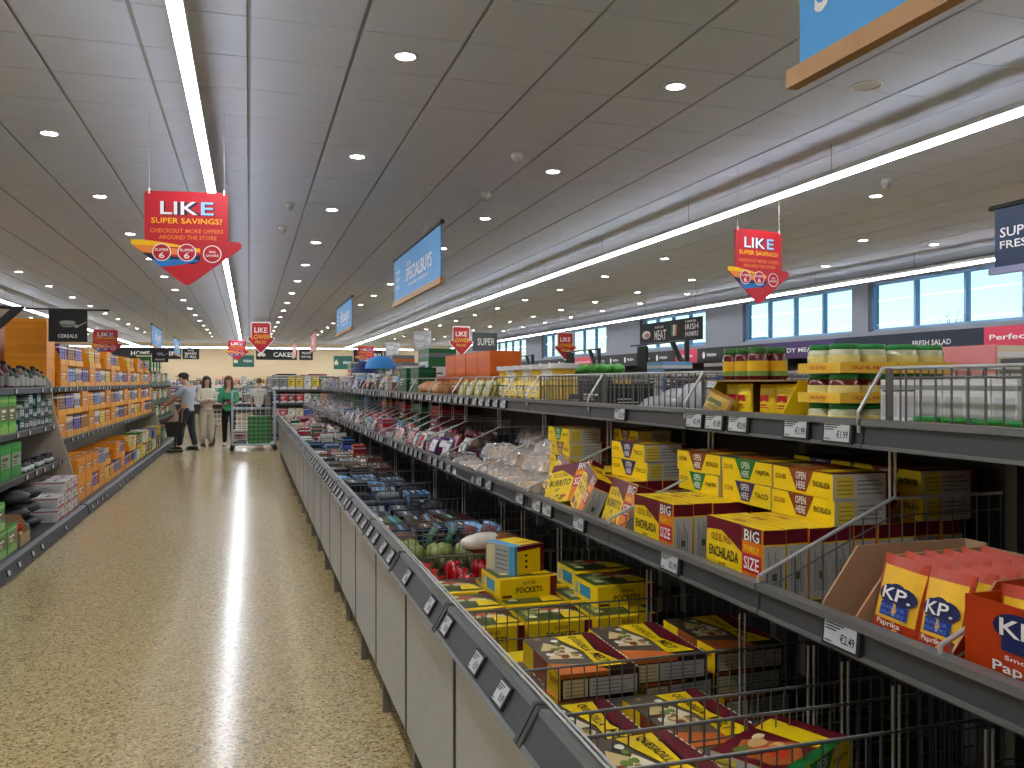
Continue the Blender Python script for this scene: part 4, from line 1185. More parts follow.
# stock stacked at the near end of the top shelf
for l in range(2):
    put('stock_carton', pack_box(.44, .44, .405, CEREAL, (230, 144, 28), (226, 140, 26), ''), (-2.49, 11.46, 1.501 + l * .406), 'large plain orange stock carton beside the cereals board, %s one' % ('lower', 'upper')[l], 'carton', None, 0)
    put('stock_carton', pack_box(.44, .44, .36, CEREAL, (230, 144, 28), (226, 140, 26), ''), (-3.02, 11.46, 1.501 + l * .361), 'orange stock carton cut off by left edge, %s one' % ('lower', 'upper')[l], 'carton', None, 0)
# near run
for i in range(12):
    y = 8.75 + i * .195
    c, n = ((84, 24, 30), 'dark red') if i < 4 else (((40, 42, 46), 'black'), ((58, 60, 62), 'charcoal'), ((110, 84, 60), 'brown'), ((52, 96, 64), 'green'))[i % 4]
    for j in range(2):
        bottle('bottle', '%s bottle with pale label on top left shelf, %s along, %s' % (n, ORD[i], ('front', 'back')[j]), 'bottle', (-2.26 - j * .1, y, 1.501), .05, (.27 if i < 4 else .24) - .025 * (i % 3), c, (20, 20, 22), (120, 118, 112) if i < 4 else (170, 168, 160), 'dark bottles on the top left shelf')
for i in range(3):
    put('green_box', pack_box(.28, .22, .37, (66, 160, 50), (110, 76, 44), (140, 190, 80)), (-2.32, 8.86 + i * .30, 1.071), 'tall green box with brown picture on second left shelf, %s from camera' % ORD[i], 'box', 'tall green boxes', TOAISLE_L)
for i in range(8):
    for l in range(3 if i % 3 else 2):
        c, n = (((24, 96, 96), 'teal'), ((150, 156, 158), 'grey'), ((40, 36, 60), 'dark purple'), ((34, 40, 44), 'black'), ((70, 120, 90), 'green'))[(i * 2 + l) % 5]
        put('tea_box', pack_box(.17, .14, round(.12 - .02 * (i % 2), 3), c, (206, 210, 206), (30, 40, 44)), (-2.27, 9.78 + i * .183, 1.071 + l * (.122 - .02 * (i % 2))), '%s small box on second left shelf, %s along, %s layer' % (n, ORD[i], ORD[l]), 'box', 'small stacked boxes', TOAISLE_L)
for i in range(3):
    put('green_crate', pack_box(.36, .26, .33, (34, 140, 52), (150, 156, 140), (60, 150, 70)), (-2.26, 8.5 + i * .38, .661), 'bright green carton on third left shelf, %s from camera' % ORD[i], 'carton', 'bright green cartons', TOAISLE_L)
for i in range(9):
    if i in (3, 6): continue
    jar('small dark jar with white label on third left shelf, %s along' % ORD[i], (-2.17, 9.62 + i * .15, .661), .05, .11, (50, 40, 40), (24, 26, 30), (210, 210, 206), (120, 150, 110), 'small dark jars')
for i in range(3):
    put('green_box', pack_box(.30, .28, .23, (72, 148, 62), (126, 92, 60), (150, 190, 110)), (-2.06, 7.55 + i * .33, .131), 'green box with brown picture on bottom left shelf, %s from camera' % ORD[i], 'box', 'low green boxes', TOAISLE_L)
    if i < 2: put('green_box', pack_box(.30, .28, .22, (72, 148, 62), (116, 84, 56), (150, 190, 110)), (-2.07, 7.53 + i * .33, .362), 'green box stacked on another green box, %s from camera' % ORD[i], 'box', 'stacked green boxes', TOAISLE_L)
tray('open_carton', 'open brown carton with folded flap on bottom left shelf', (-2.07, 8.60, .131), .34, .32, .24, .10, KRAFT, None, TOAISLE_L)
for i in range(3):
    jar('tomato sauce jar in open brown carton, %s from camera' % ORD[i], (-2.0, 8.50 + .10 * i, .136), .045, .16, (150, 40, 24), (190, 40, 30), (220, 200, 150), (120, 150, 80), 'tomato sauce jars')
for i in range(6):
    put('black_sack', crumpled(.36, .32, .13, M('sack_black', (38, 42, 44), .5, 0, .3, 12), 60 + i), (-2.12, 9.02 + (i % 2) * .42, .142 + (i // 2) * .141), 'soft black sack on bottom left shelf, %s, %s' % (('nearer', 'farther')[i % 2], ('bottom', 'middle', 'top')[i // 2]), 'sack', 'black sacks', TOAISLE_L + .2 * math.sin(i * 2))
for i in range(5):
    put('snack_pouch', pouch(.20, .15, .07, *(((206, 120, 60), (226, 210, 190), (180, 60, 40)) if i % 2 else ((150, 60, 50), (190, 150, 110), (90, 60, 40)))), (-2.20, 8.85 + .17 * i, .132 + .43), 'orange and brown bag lying on black sacks, %s from camera' % ORD[i], 'bag', 'bags on black sacks', rot=(-1.1, 0, TOAISLE_L + .2 * math.sin(i * 3)))
for i in range(3):
    for l in range(3 if i else 2):
        put('white_box', pack_box(.32, .34, .125, (222, 220, 216), (206, 202, 198), (160, 60, 60)), (-2.05, 9.97 + .37 * i, .131 + l * .126), 'white box with red print on bottom left shelf, %s stack, %s layer' % (ORD[i], ORD[l]), 'box', 'white boxes with red print', TOAISLE_L)
# far run
for lev, (z, xf) in enumerate(((.131, -1.95), (.661, -2.14), (1.071, -2.2), (1.501, -2.24))):
    for i in range(11):
        nmc = ('green', 'cream', 'brown', 'orange', 'white', 'grey')[(i * 5 + lev * 3) % 6]
        c = PAL[nmc]
        put('carton', pack_box(.42, .28, .28 + .05 * ((i + lev) % 2), c, tuple(min(255, v + 50) for v in c), PAL['green']), (xf - .16, 21.9 + i * .46, z), '%s carton on far left shelving, %s shelf up, %s along' % (nmc, ORD[lev], ORD[i]), 'carton', 'goods on the far left shelving', TOAISLE_L)
for i in range(4):
    put('stock_carton', pack_box(.42, .32, .4, PAL['green'], (190, 206, 160), PAL['cream']), (-2.36, 22.0 + i * .7, 1.501 + .335), 'green and cream stock carton atop far left shelving, %s from camera' % ORD[i], 'carton', 'stock above the far left shelving', TOAISLE_L)
# ---------------------------------------------------------------- hanging signs
SRED = M('sign_red', (196, 30, 44), .4, 0, .03); SYEL = M('sign_yellow', (250, 196, 20), .4, 0, .03); SORG = M('sign_orange', (240, 140, 60), .4, 0, .03)
SWHT = M('sign_white', (244, 242, 238), .4, 0, .02); SNAVY = M('sign_navy', (26, 30, 66), .4, 0, .03); SBLU = M('sign_blue', (26, 120, 196), .4, 0, .03)
SKY = M('board_blue', (66, 158, 224), .5, 0, .03); DNAVY = M('board_navy', (18, 44, 78), .5, 0, .03); WOOD = M('oak_bar', (178, 134, 82), .5, 0, .2, 14); SBLK = M('board_black', (24, 24, 26), .6, 0, .05)
SPINK = M('board_pink', (232, 130, 128), .5, 0, .03)
LIKE_OUT = [(.0, .475), (0, .43), (.44, .03), (.475, .006), (.50, 0), (.525, .006), (.56, .03), (.99, .40), (1, .425), (.995, .45), (.97, .47), (.875, .475), (.875, .965), (.865, .99), (.84, 1), (.155, 1), (.13, .99), (.12, .965), (.12, .475)]
def plate(out, w, h, t, m):
    b = MB(); b.prism([((u - .5) * w, v * h) for u, v in out], -t / 2, t / 2, m, 'y'); return b
def clip_like(poly):
    return poly
def super_sign(loc, rz, label, drop):
    w, h = .77, .675
    e = empty('offer_sign', loc, label, 'sign', 'red arrow-shaped offer signs', rz)
    plate(LIKE_OUT, w, h, .008, SRED).build('board', e)
    b = MB(); f = frame((-w / 2, -.004, 0), (1, 0, 0), (0, 0, 1), w, h, .0008)
    b.art(f, [(0, .475), (0, .43), (.012, .419), (.45, .40), (.45, .36), (.62, .35), (.62, .39), (.30, .45), (.12, .475)], SYEL)
    b.art(f, [(.012, .419), (.10, .34), (.40, .32), (.62, .35), (.45, .385)], SORG, 2)
    b.art(f, [(.10, .34), (.18, .267), (.56, .22), (.62, .26), (.62, .32), (.40, .30)], SNAVY, 2)
    b.art(f, [(.18, .267), (.265, .189), (.45, .215), (.62, .26), (.56, .275)], SBLU, 3)
    b.text(f, 'LIKE', .275, .755, .745, .885, SNAVY, 1); b.text(f, 'LIK', .262, .60, .752, .892, SWHT, 3); b.text(f, 'E', .628, .742, .752, .892, M('sign_sky', (150, 200, 250), .4), 3)
    b.text(f, 'SUPER SAVINGS?', .18, .82, .655, .715, SYEL, 2); b.text(f, 'CHECKOUT MORE OFFERS', .17, .83, .555, .60, SORG, 2); b.text(f, 'AROUND THE STORE', .25, .77, .485, .53, SORG, 2)
    for x, y, s1, s2 in ((.275, .345, 'SUPER', '6'), (.5, .345, 'SUPER', '6'), (.73, .335, '500', 'SAVERS')):
        b.disc(f, x, y, .085, .095, SWHT, 5, 20); b.disc(f, x, y, .075, .085, SRED, 6, 20)
        if s2 == '6':
            b.text(f, s1, x - .062, x + .062, y + .012, y + .04, SWHT, 7); b.text(f, s2, x - .025, x + .025, y - .065, y + .0, SWHT, 7)
        else:
            b.text(f, s1, x - .03, x + .03, y + .01, y + .035, SWHT, 7); b.text(f, s2, x - .058, x + .058, y - .03, y - .005, SWHT, 7)
    b.build('print', e)
    for s in (-1, 1):
        q = MB(); q.rod((s * .26, 0, h - .01), (s * .26, 0, CEIL - loc[2]), .002, WIRE_BRIGHT, 4); q.box(s * .26 - .006, s * .26 + .006, -.006, .006, h - .02, h + .02, SWHT); q.build('hanging_wire', e)
LOW_OUT = [(.18, 1), (.82, 1), (.86, .96), (.86, .52), (1, .50), (1, .44), (.55, .02), (.5, 0), (.45, .02), (0, .44), (0, .50), (.14, .52), (.14, .96)]
def lower_sign(loc, rz, label, drop, w=.52, h=.62):
    e = empty('offer_sign', loc, label, 'sign', 'small red arrow offer signs', rz)
    plate(LOW_OUT[::-1], w, h, .008, SWHT).build('board', e)
    b = MB(); f = frame((-w / 2, -.004, 0), (1, 0, 0), (0, 0, 1), w, h, .0008)
    b.art(f, [(.5 + (u - .5) * .9, .5 + (v - .5) * .92) for u, v in LOW_OUT[::-1]], SRED)
    b.text(f, 'LIKE', .27, .73, .66, .82, SWHT, 2); b.text(f, 'LOWER', .16, .84, .46, .60, SYEL, 2); b.text(f, 'PRICES?', .30, .70, .32, .41, SYEL, 2)
    b.build('print', e)
    for s in (-1, 1):
        q = MB(); q.rod((s * .12, 0, h - .01), (s * .12, 0, CEIL - loc[2]), .002, WIRE_BRIGHT, 4); q.build('hanging_wire', e)
zt = 2.275
super_sign((-.43, 6.66, zt), math.radians(-8), 'large red arrow sign with white LIKE lettering hanging over the walkway', CEIL - zt - .675)
super_sign((4.50, 6.93, zt + .02), math.radians(12), 'large red arrow sign with white LIKE lettering hanging before the windows', CEIL - zt - .695)
super_sign((-.40, 31.0, zt + .05), 0, 'far red arrow sign with round badges over the walkway', CEIL - zt - .725)
super_sign((4.0, 31.0, zt - .1), 0, 'far red arrow sign above the green and black wall boards', CEIL - zt - .675)
super_sign((-3.5, 24.0, zt - .05), 0, 'far red arrow sign half hidden behind cereal trays', CEIL - zt - .675)
lower_sign((.22, 17.4, 2.12), 0, 'small red arrow sign reading lower over walkway', CEIL - 2.74)
lower_sign((4.17, 17.2, 2.10), 0, 'small red arrow sign above the orange cartons', CEIL - 2.72)
lower_sign((6.6, 17.6, 2.04), 0, 'small red arrow sign left of the black meat board', CEIL - 2.66)
def blue_board(y0, y1, x, label, board, words, group=None, z0=2.46, z1=2.97, wood=WOOD, side=None):
    """board hanging lengthways over the shelves, its face towards -x"""
    e = empty('hanging_board', (x, y0, z0), label, 'sign', group)
    L = y1 - y0; H = z1 - z0
    b = MB(); b.box(-.006, .006, 0, L, .02, H - .01, board); b.build('panel', e)
    b = MB(); b.box(-.02, .02, -.05, L + .05, -.028, .028, wood); b.build('lower_bar', e)
    b = MB(); b.rod((0, -.05, H), (0, L + .05, H), .022, DARK, 8); b.build('upper_bar', e)
    for yy in (L * .3, L * .7):
        b = MB(); b.rod((0, yy, H), (0, yy, CEIL - z0), .002, WIRE_BRIGHT, 4); b.build('hanging_wire', e)
    b = MB()
    for f in (frame((-.006, L, .02), (0, -1, 0), (0, 0, 1), L, H - .03, .001), frame((.006, 0, .02), (0, 1, 0), (0, 0, 1), L, H - .03, .001)):
        for (s, a0, a1, c0, c1) in words:
            b.text(f, s, a0, a1, c0, c1, SWHT)
        if side:
            b.rect(f, .195, .20, 0, 1, SBLU)
            for q in range(3):
                b.text(f, side[q], .04, .16, .62 - .17 * q, .70 - .17 * q, SWHT)
    b.build('lettering', e)
W_ = [('OUR', .32, .42, .66, .76), ('SPECIALBUYS', .30, .85, .33, .62), ('NEW EVERY THURSDAY', .36, .78, .20, .26)]
SD = ('THIS', 'WEEK', 'ONLY')
blue_board(7.39, 9.88, 1.61, 'long sky-blue board with white lettering over the centre shelves', SKY, W_, 'blue boards over the centre shelves', side=SD)
blue_board(14.2, 16.7, 1.61, 'farther small-looking sky-blue board over the centre shelves', SKY, W_, 'blue boards over the centre shelves', side=SD)
blue_board(-.20, 2.25, 1.61, 'nearest sky-blue board with oak bar at top right corner', SKY, [('SUPER BUYS', .03, .38, .28, .62)], 'blue boards over the centre shelves', 2.505, 3.0)
blue_board(2.9, 5.48, 5.74, 'navy board reading super fresh by the windows', DNAVY, [('SUPER', .02, .165, .50, .66), ('FRESH', .02, .15, .31, .44)], None, wood=M('bar_lilac', (140, 140, 170), .5))
blue_board(22.4, 24.9, -2.25, 'sky-blue board over left shelving above the home board', SKY, W_, 'blue boards on the left', side=SD)
blue_board(28.9, 31.3, -2.25, 'farther sky-blue board over left shelving', SKY, W_, 'blue boards on the left', side=SD)
blue_board(24.0, 26.2, 1.75, 'pink board over the far end of centre shelves', SPINK, [('SALE', .3, .7, .3, .7)], 'pink boards')
blue_board(30.5, 32.8, 1.55, 'farther pink board near the back wall', SPINK, [('SALE', .3, .7, .3, .7)], 'pink boards')
# black category boards
def black_board(loc, w, h, label, words, rz=0, icon=None, wires=0.0, extra=None, col=SBLK):
    e = empty('category_board', loc, label, 'sign', None, rz)
    b = MB(); b.box(-w / 2, w / 2, -.012, .012, 0, h, col); b.build('board', e)
    f = frame((-w / 2, -.012, 0), (1, 0, 0), (0, 0, 1), w, h, .0012); b = MB()
    for (s, a0, a1, c0, c1) in words: b.text(f, s, a0, a1, c0, c1, SWHT)
    if icon == 'bowl':
        b.art(f, [(.28, .62), (.30, .52), (.38, .46), (.60, .46), (.68, .52), (.70, .62)], M('icon_grey', (110, 112, 112), .5)); b.disc(f, .49, .62, .21, .06, M('icon_light', (150, 152, 150), .5), 2); b.disc(f, .72, .50, .06, .05, M('icon_light', (150, 152, 150), .5), 3)
        b.art(f, [(.72, .49), (.74, .46), (.98, .62), (.97, .65)], M('icon_light', (150, 152, 150), .5), 3)
    if icon == 'flag':
        for q, c in enumerate(((30, 130, 80), (230, 230, 226), (230, 130, 50))):
            b.art(f, [(.54 + .028 * q, .30), (.568 + .028 * q, .26), (.575 + .028 * q, .76), (.547 + .028 * q, .80)], card(c))
        b.disc(f, .12, .46, .075, .20, card((226, 220, 210))); b.disc(f, .13, .42, .05, .12, card((180, 120, 110)), 2)
    if icon == 'cakes':
        for q in range(3): b.disc(f, .13 + .05 * (q - 1), .45 + .12 * (q % 2), .05, .16, card((230, 214, 190)), 1 + q)
    b.build('print', e)
    if wires:
        for s in (-1, 1):
            q = MB(); q.rod((s * w * .4, 0, h), (s * w * .4, 0, h + wires), .002, DARK, 4); q.build('hanging_wire', e)
black_board((-1.98, 10.9, 2.03), .40, .36, 'square black cereals board with grey bowl and spoon picture', [('CEREALS', .24, .74, .13, .24)], 0, 'bowl')
b = MB(); b.rod((-3.55, 10.9, 2.40), (-1.55, 10.9, 2.40), .010, DARK, 6); b.box(-3.53, -3.47, 10.87, 10.93, 0, 2.41, DARK)
tag(b.build('sign_rail'), 'thin black rail holding the cereals board', 'rail')
black_board((-1.93, 21.0, 2.02), .34, .32, 'square black category board above far end of cereals', [('BISCUITS', .2, .8, .13, .24)], 0, 'bowl', CEIL - 2.02 - .32)
black_board((8.2, 15.85, 2.38), 2.7, .44, 'black board reading meat with white lettering and flag picture', [('FROM OUR', .27, .42, .70, .82), ('MEAT', .26, .46, .16, .62), ('100%', .76, .92, .80, .90), ('IRISH', .76, .95, .48, .74), ('FARMERS', .76, .95, .18, .40)], TOAISLE, 'flag', CEIL - 2.82)
yb = Y_F - .0125
BB = lambda p0, p1, z0, z1, lab, words, icon=None, col=SBLK: black_board((((p0 + p1) / 2 - 249) * .0492, yb, z0), (p1 - p0) * .0492, z1 - z0, lab, words, 0, icon, 0, None, col)
BB(118, 168, 2.72, 3.28, 'long black wall board reading home', [('HOME', .35, .70, .30, .70)])
BB(168.5, 182.5, 2.72, 3.28, 'black wall board right of the home board', [('IN', .2, .8, .3, .7)])
BB(184, 200, 2.72, 3.28, 'black wall board with three lines of white lettering', [('WE', .3, .7, .70, .86), ('BAKED', .15, .85, .42, .62), ('IT ALL', .15, .85, .12, .34)])
BB(233, 254, 2.35, 2.95, 'green and brown picture board low on back wall', [('FRESH', .5, .9, .4, .6)], 'cakes', M('board_green', (30, 96, 80), .5))
BB(256, 297.5, 2.72, 3.28, 'black wall board reading cakes', [('CAKES', .42, .92, .28, .70)], 'cakes')
BB(300, 314, 2.72, 3.28, 'small black wall board right of cakes board', [('TREATS', .15, .85, .55, .75), ('FOR YOU', .15, .85, .2, .4)])
BB(336, 356, 2.25, 2.95, 'black and green picture board on back wall', [('BREAD', .5, .95, .4, .6)], 'cakes', M('board_green', (30, 96, 80), .5))
BB(357, 388.5, 2.62, 3.3, 'black wall board reading bakery', [('BAKERY', .2, .95, .28, .70)])
BB(390, 405, 2.62, 3.3, 'small black wall board right of bakery board', [('FRESH', .15, .85, .55, .75), ('DAILY', .15, .85, .2, .4)])
# pale price posters further right
for n, (x, y, w) in enumerate(((4.16, 26.0, .42), (3.9, 20.0, .42))):
    black_board((x, y, 2.3), w, .46, ('pale grey price poster hanging above the far bakery', 'larger pale grey price poster hanging left of orange cartons')[n], [('FRESH', .1, .6, .55, .8), ('TODAY', .1, .6, .2, .45), ('1.99', .68, .95, .3, .7)], 0, None, CEIL - 2.76, None, M('poster_grey', (176, 178, 176), .5))
black_board((5.43, 20.0, 2.32), .62, .44, 'dark grey hanging board right of the small red arrow', [('SUPER', .2, .9, .3, .7)], 0, None, CEIL - 2.76, None, M('board_grey', (84, 88, 88), .5))
# ---------------------------------------------------------------- people
def skin_geo(joints, edges, sub=2):
    names = list(joints); me = bpy.data.meshes.new('tmp_skin')
    me.from_pydata([joints[n][0] for n in names], [(names.index(a), names.index(b)) for a, b in edges], [])
    ob = bpy.data.objects.new('tmp_skin', me); COL.objects.link(ob)
    md = ob.modifiers.new('skin', 'SKIN'); md.use_smooth_shade = True
    for i, n in enumerate(names):
        r = joints[n][1]; me.skin_vertices[0].data[i].radius = r if isinstance(r, tuple) else (r, r)
        me.skin_vertices[0].data[i].use_root = (i == 0)
    sb = ob.modifiers.new('sub', 'SUBSURF'); sb.levels = sub; sb.render_levels = sub
    dg = bpy.context.evaluated_depsgraph_get(); dg.update()
    ev = ob.evaluated_get(dg); m2 = bpy.data.meshes.new_from_object(ev)
    vs = [tuple(v.co) for v in m2.vertices]; fs = [tuple(p.vertices) for p in m2.polygons]
    bpy.data.objects.remove(ob); bpy.data.meshes.remove(me); bpy.data.meshes.remove(m2)
    return vs, fs
SKINM = M('skin', (206, 156, 128), .5, 0, .06, 20)
def hand(b, wrist, tip, side_v):
    w = Vector(wrist); d = (Vector(tip) - w).normalized(); s = Vector(side_v).normalized(); n = d.cross(s)
    mt = Matrix((s, d, n)).transposed()
    b.ell(w + d * .045, (.040, .052, .016), SKINM, 10, 6, mt)
    for q, L in zip((-.03, -.010, .010, .029), (.055, .066, .07, .058)):
        p0 = w + d * .085 + s * q; p1 = p0 + d * L * .55 - n * .008; p2 = p1 + d * L * .4 - n * .024
        b.rod(p0, p1, .0088, SKINM, 6, .008); b.rod(p1, p2, .008, SKINM, 6, .006)
    p0 = w + d * .03 + s * .036; p1 = p0 + d * .03 + s * .026 - n * .006; p2 = p1 + d * .028 - n * .01
    b.rod(p0, p1, .010, SKINM, 6, .0092); b.rod(p1, p2, .0092, SKINM, 6, .007)
def person(loc, rz, label, shirt, trousers, shoe, hair_col, H=1.75, arms=None, feet=None, long_hair=False, cap=False, wide=False, headtilt=0.0, female=False, sleeve=.55, wide_leg=False):
    """stands on z = 0 and faces -y"""
    e = empty('person', loc, label, 'person', None, rz); k = H / 1.75
    sw = .19 if not female else .165
    feet = feet or ((-.10, 0), (.10, .03))
    arms = arms or (((-.24, .0, 1.14), (-.22, -.06, .90)), ((.24, .0, 1.14), (.22, -.06, .90)))
    hy = -.02 - headtilt * .12
    hz = 1.62 - headtilt * .03
    J = {'pelvis': ((0, 0, .95), (.145, .105)), 'waist': ((0, 0, 1.10), (.125, .095)), 'chest': ((0, .01, 1.30), (.145, .105)), 'neck0': ((0, .01, 1.44), (.07, .065)), 'neck': ((0, hy * .4, 1.51), .052),
         'jaw': ((0, hy - .01, hz - .06), (.060, .072)), 'head': ((0, hy, hz + .02), (.075, .092)), 'crown': ((0, hy + .008, hz + .09), (.058, .070))}
    E = [('pelvis', 'waist'), ('waist', 'chest'), ('chest', 'neck0'), ('neck0', 'neck'), ('neck', 'jaw'), ('jaw', 'head'), ('head', 'crown')]
    hands = []
    for s, nm, (el, ha) in ((-1, 'l', arms[0]), (1, 'r', arms[1])):
        J['sh' + nm] = ((s * sw, .01, 1.40), .055); J['el' + nm] = (el, .042); J['wr' + nm] = (ha, .030)
        E += [('chest', 'sh' + nm), ('sh' + nm, 'el' + nm), ('el' + nm, 'wr' + nm)]
        hands.append((el, ha))
    for s, nm, (fx, fy) in ((-1, 'l', feet[0]), (1, 'r', feet[1])):
        J['hip' + nm] = ((s * .09, 0, .88), .085); J['kn' + nm] = ((s * .095 + (fx - s * .1) * .4, fy * .5 - .02, .49), .060); J['an' + nm] = ((fx, fy, .09), .040)
        E += [('pelvis', 'hip' + nm), ('hip' + nm, 'kn' + nm), ('kn' + nm, 'an' + nm)]
    sc = lambda vs: [(x * k, y * k, z * k) for x, y, z in vs]
    b = MB(); vs, fs = skin_geo(J, E); b.geo(sc(vs), fs, SKINM, True)
    hc = Vector((0, hy, hz + .02)) * k
    b.ell(hc + Vector((0, -.088, -.012)), (.011, .017, .020), SKINM, 8, 5)           # nose
    for s in (-1, 1):
        b.ell(hc + Vector((s * .074, .008, -.005)), (.010, .020, .032), SKINM, 8, 5)   # ears
        b.ell(hc + Vector((s * .030, -.079, .012)), (.013, .008, .007), M('eye_white', (230, 228, 222), .3), 8, 5)
        b.ell(hc + Vector((s * .030, -.0855, .012)), (.006, .004, .006), M('eye_dark', (40, 28, 22), .3), 8, 5)
        b.ell(hc + Vector((s * .030, -.082, .032)), (.018, .006, .004), M('brow', tuple(int(c * .7) for c in hair_col), .7), 8, 4)
    b.ell(hc + Vector((0, -.078, -.058)), (.022, .008, .006), M('lips', (166, 92, 86), .4), 8, 4)
    for el, ha in hands:
        d = Vector(ha) - Vector(el); tip = Vector(ha) + d; sd = Vector((0, -1, 0)) if abs(d.normalized().y) < .75 else Vector((1, 0, 0))
        hb = MB(); hand(hb, Vector(ha), tip, sd - d.normalized() * sd.dot(d.normalized()))
        for f_, mi_ in zip(hb.f, hb.mi): pass
        b.geo(sc(hb.v), hb.f, SKINM, True)
    b.build('body', e)
    # clothing
    cs = M('fabric_%d_%d_%d' % shirt, shirt, .85, 0, .12, 25, bump=.15); ct = M('fabric_%d_%d_%d' % trousers, trousers, .85, 0, .12, 25, bump=.15)
    g = .016
    J2 = {'waist': ((0, 0, 1.08), (.150, .115)), 'hem': ((0, 0, .85), (.162, .130)), 'hem0': ((0, 0, .93), (.168, .132)), 'chest': ((0, .01, 1.29), (.165, .122)), 'top': ((0, .01, 1.435), (.10, .075))}
    E2 = [('waist', 'hem0'), ('hem0', 'hem'), ('waist', 'chest'), ('chest', 'top')]
    for s, nm, (el, ha) in ((-1, 'l', arms[0]), (1, 'r', arms[1])):
        sh = Vector((s * sw, .01, 1.40)); elv = Vector(el); hav = Vector(ha)
        J2['sh' + nm] = (tuple(sh), .068)
        E2.append(('chest', 'sh' + nm))
        if sleeve < 1:
            J2['cf' + nm] = (tuple(sh.lerp(elv, .8)), .062); E2.append(('sh' + nm, 'cf' + nm))
        else:
            J2['el' + nm] = (tuple(elv), .056); J2['cf' + nm] = (tuple(elv.lerp(hav, .88)), .046); E2 += [('sh' + nm, 'el' + nm), ('el' + nm, 'cf' + nm)]
    b = MB(); vs, fs = skin_geo(J2, E2); b.geo(sc(vs), fs, cs, True); b.build('top', e)
    J3 = {'pelvis': ((0, 0, .90), (.150, .118)), 'band': ((0, 0, 1.02), (.140, .105))}; E3 = [('pelvis', 'band')]
    for s, nm, (fx, fy) in ((-1, 'l', feet[0]), (1, 'r', feet[1])):
        J3['hip' + nm] = ((s * .09, 0, .85), .102); J3['kn' + nm] = ((s * .095 + (fx - s * .1) * .4, fy * .5 - .02, .49), .085 if wide_leg else .072); J3['an' + nm] = ((fx, fy, .10), .085 if wide_leg else .055)
        E3 += [('pelvis', 'hip' + nm), ('hip' + nm, 'kn' + nm), ('kn' + nm, 'an' + nm)]
    b = MB(); vs, fs = skin_geo(J3, E3); b.geo(sc(vs), fs, ct, True); b.build('trousers', e)
    for s, (fx, fy) in zip((-1, 1), feet):
        b = MB(); m = M('shoe_%d_%d_%d' % shoe, shoe, .6)
        b.ell((fx, fy - .06, .045), (.045, .135, .045), m, 12, 7); b.box(fx - .043, fx + .043, fy - .185, fy + .065, 0, .02, m); b.v = sc(b.v); b.build('shoe', e)
    hm = M('hair_%d_%d_%d' % hair_col, hair_col, .6, 0, .25, 60)
    b = MB(); b.ell(hc + Vector((0, .020, .035)), (.088, .098, .085), hm, 14, 9)
    if long_hair:
        b.ell(hc + Vector((0, .055, -.08)), (.095, .060, .19), hm, 12, 8)
        for s in (-1, 1): b.ell(hc + Vector((s * .080, .0, -.10)), (.034, .048, .17), hm, 10, 7)
    b.build('hair', e)
    if cap:
        b = MB(); m = M('cap_dark', (44, 42, 42), .8); b.ell(hc + Vector((0, .008, .052)), (.093, .106, .072), m, 14, 8); b.ell(hc + Vector((0, -.115, .035)), (.065, .07, .010), m, 12, 5); b.build('cap', e)
    return e
person((-1.36, 21.1, 0), math.radians(-118), 'man in grey T-shirt, dark cap and jeans bending towards the left shelf', (176, 188, 200), (46, 54, 64), (50, 46, 42), (50, 40, 34), 1.80,
       (((-.22, -.16, 1.14), (-.14, -.40, 1.10)), ((.22, -.14, 1.13), (.12, -.36, 1.0))), ((-.11, .10), (.11, -.10)), cap=True, headtilt=.55).scale = (1.16, 1.16, 1)
person((-1.0, 22.4, 0), math.radians(20), 'woman in cream blouse and wide cream trousers with folded arms', (222, 212, 192), (214, 204, 182), (96, 66, 46), (58, 40, 32), 1.72,
       (((-.23, -.03, 1.14), (.02, -.22, 1.10)), ((.23, -.03, 1.14), (-.02, -.20, 1.16))), female=True, sleeve=1, wide_leg=True, long_hair=True)
person((-.47, 22.0, 0), math.radians(-12), 'woman in green jumper and black leggings with long brown hair', (52, 150, 104), (24, 24, 28), (200, 170, 150), (82, 50, 36), 1.72,
       (((-.22, -.05, 1.13), (-.06, -.25, 1.10)), ((.22, -.05, 1.13), (.07, -.24, 1.12))), female=True, sleeve=1, long_hair=True)
b = MB(); b.box(-.09, .09, -.03, .03, 0, .11, M('bag_black', (30, 28, 30), .5)); o = b.build('handbag', None, (-.52, 21.70, 1.05)); tag(o, 'small black bag held by the woman in green', 'bag')
person((.28, 26.2, 0), math.radians(170), 'shopper in white top with brown hair seen through the cage trolley', (220, 214, 206), (60, 60, 70), (60, 60, 60), (110, 76, 50), 1.68, female=True)

# pull-along basket of the man
e = empty('pull_basket', (-1.58, 20.55, 0), 'black pull-along basket with two tan handles by the left shelf', 'basket')
b = MB(); blk = M('basket_black', (26, 26, 28), .5)
b.geo([(-.15, -.2, .36), (.15, -.2, .36), (.15, .2, .36), (-.15, .2, .36), (-.2, -.25, .66), (.2, -.25, .66), (.2, .25, .66), (-.2, .25, .66)], [(0, 3, 2, 1), (0, 1, 5, 4), (1, 2, 6, 5), (2, 3, 7, 6), (3, 0, 4, 7)], blk)
b.box(-.21, .21, -.26, -.235, .64, .68, blk); b.box(-.21, .21, .235, .26, .64, .68, blk); b.box(-.21, -.185, -.26, .26, .64, .68, blk); b.box(.185, .21, -.26, .26, .64, .68, blk); b.build('basket_body', e)
for s in (-1, 1):
    b = MB(); b.path([(s * .14, 0, .66), (.10 + s * .05, .05, .90), (.24, .08, 1.08)], .010, M('strap_tan', (196, 140, 90), .6), 6); b.build('handle', e)
b = MB(); b.rod((.0, 0, .37), (0, 0, .05), .02, blk, 8); b.box(-.16, .16, -.16, .16, 0.03, .06, blk); b.build('stand', e)
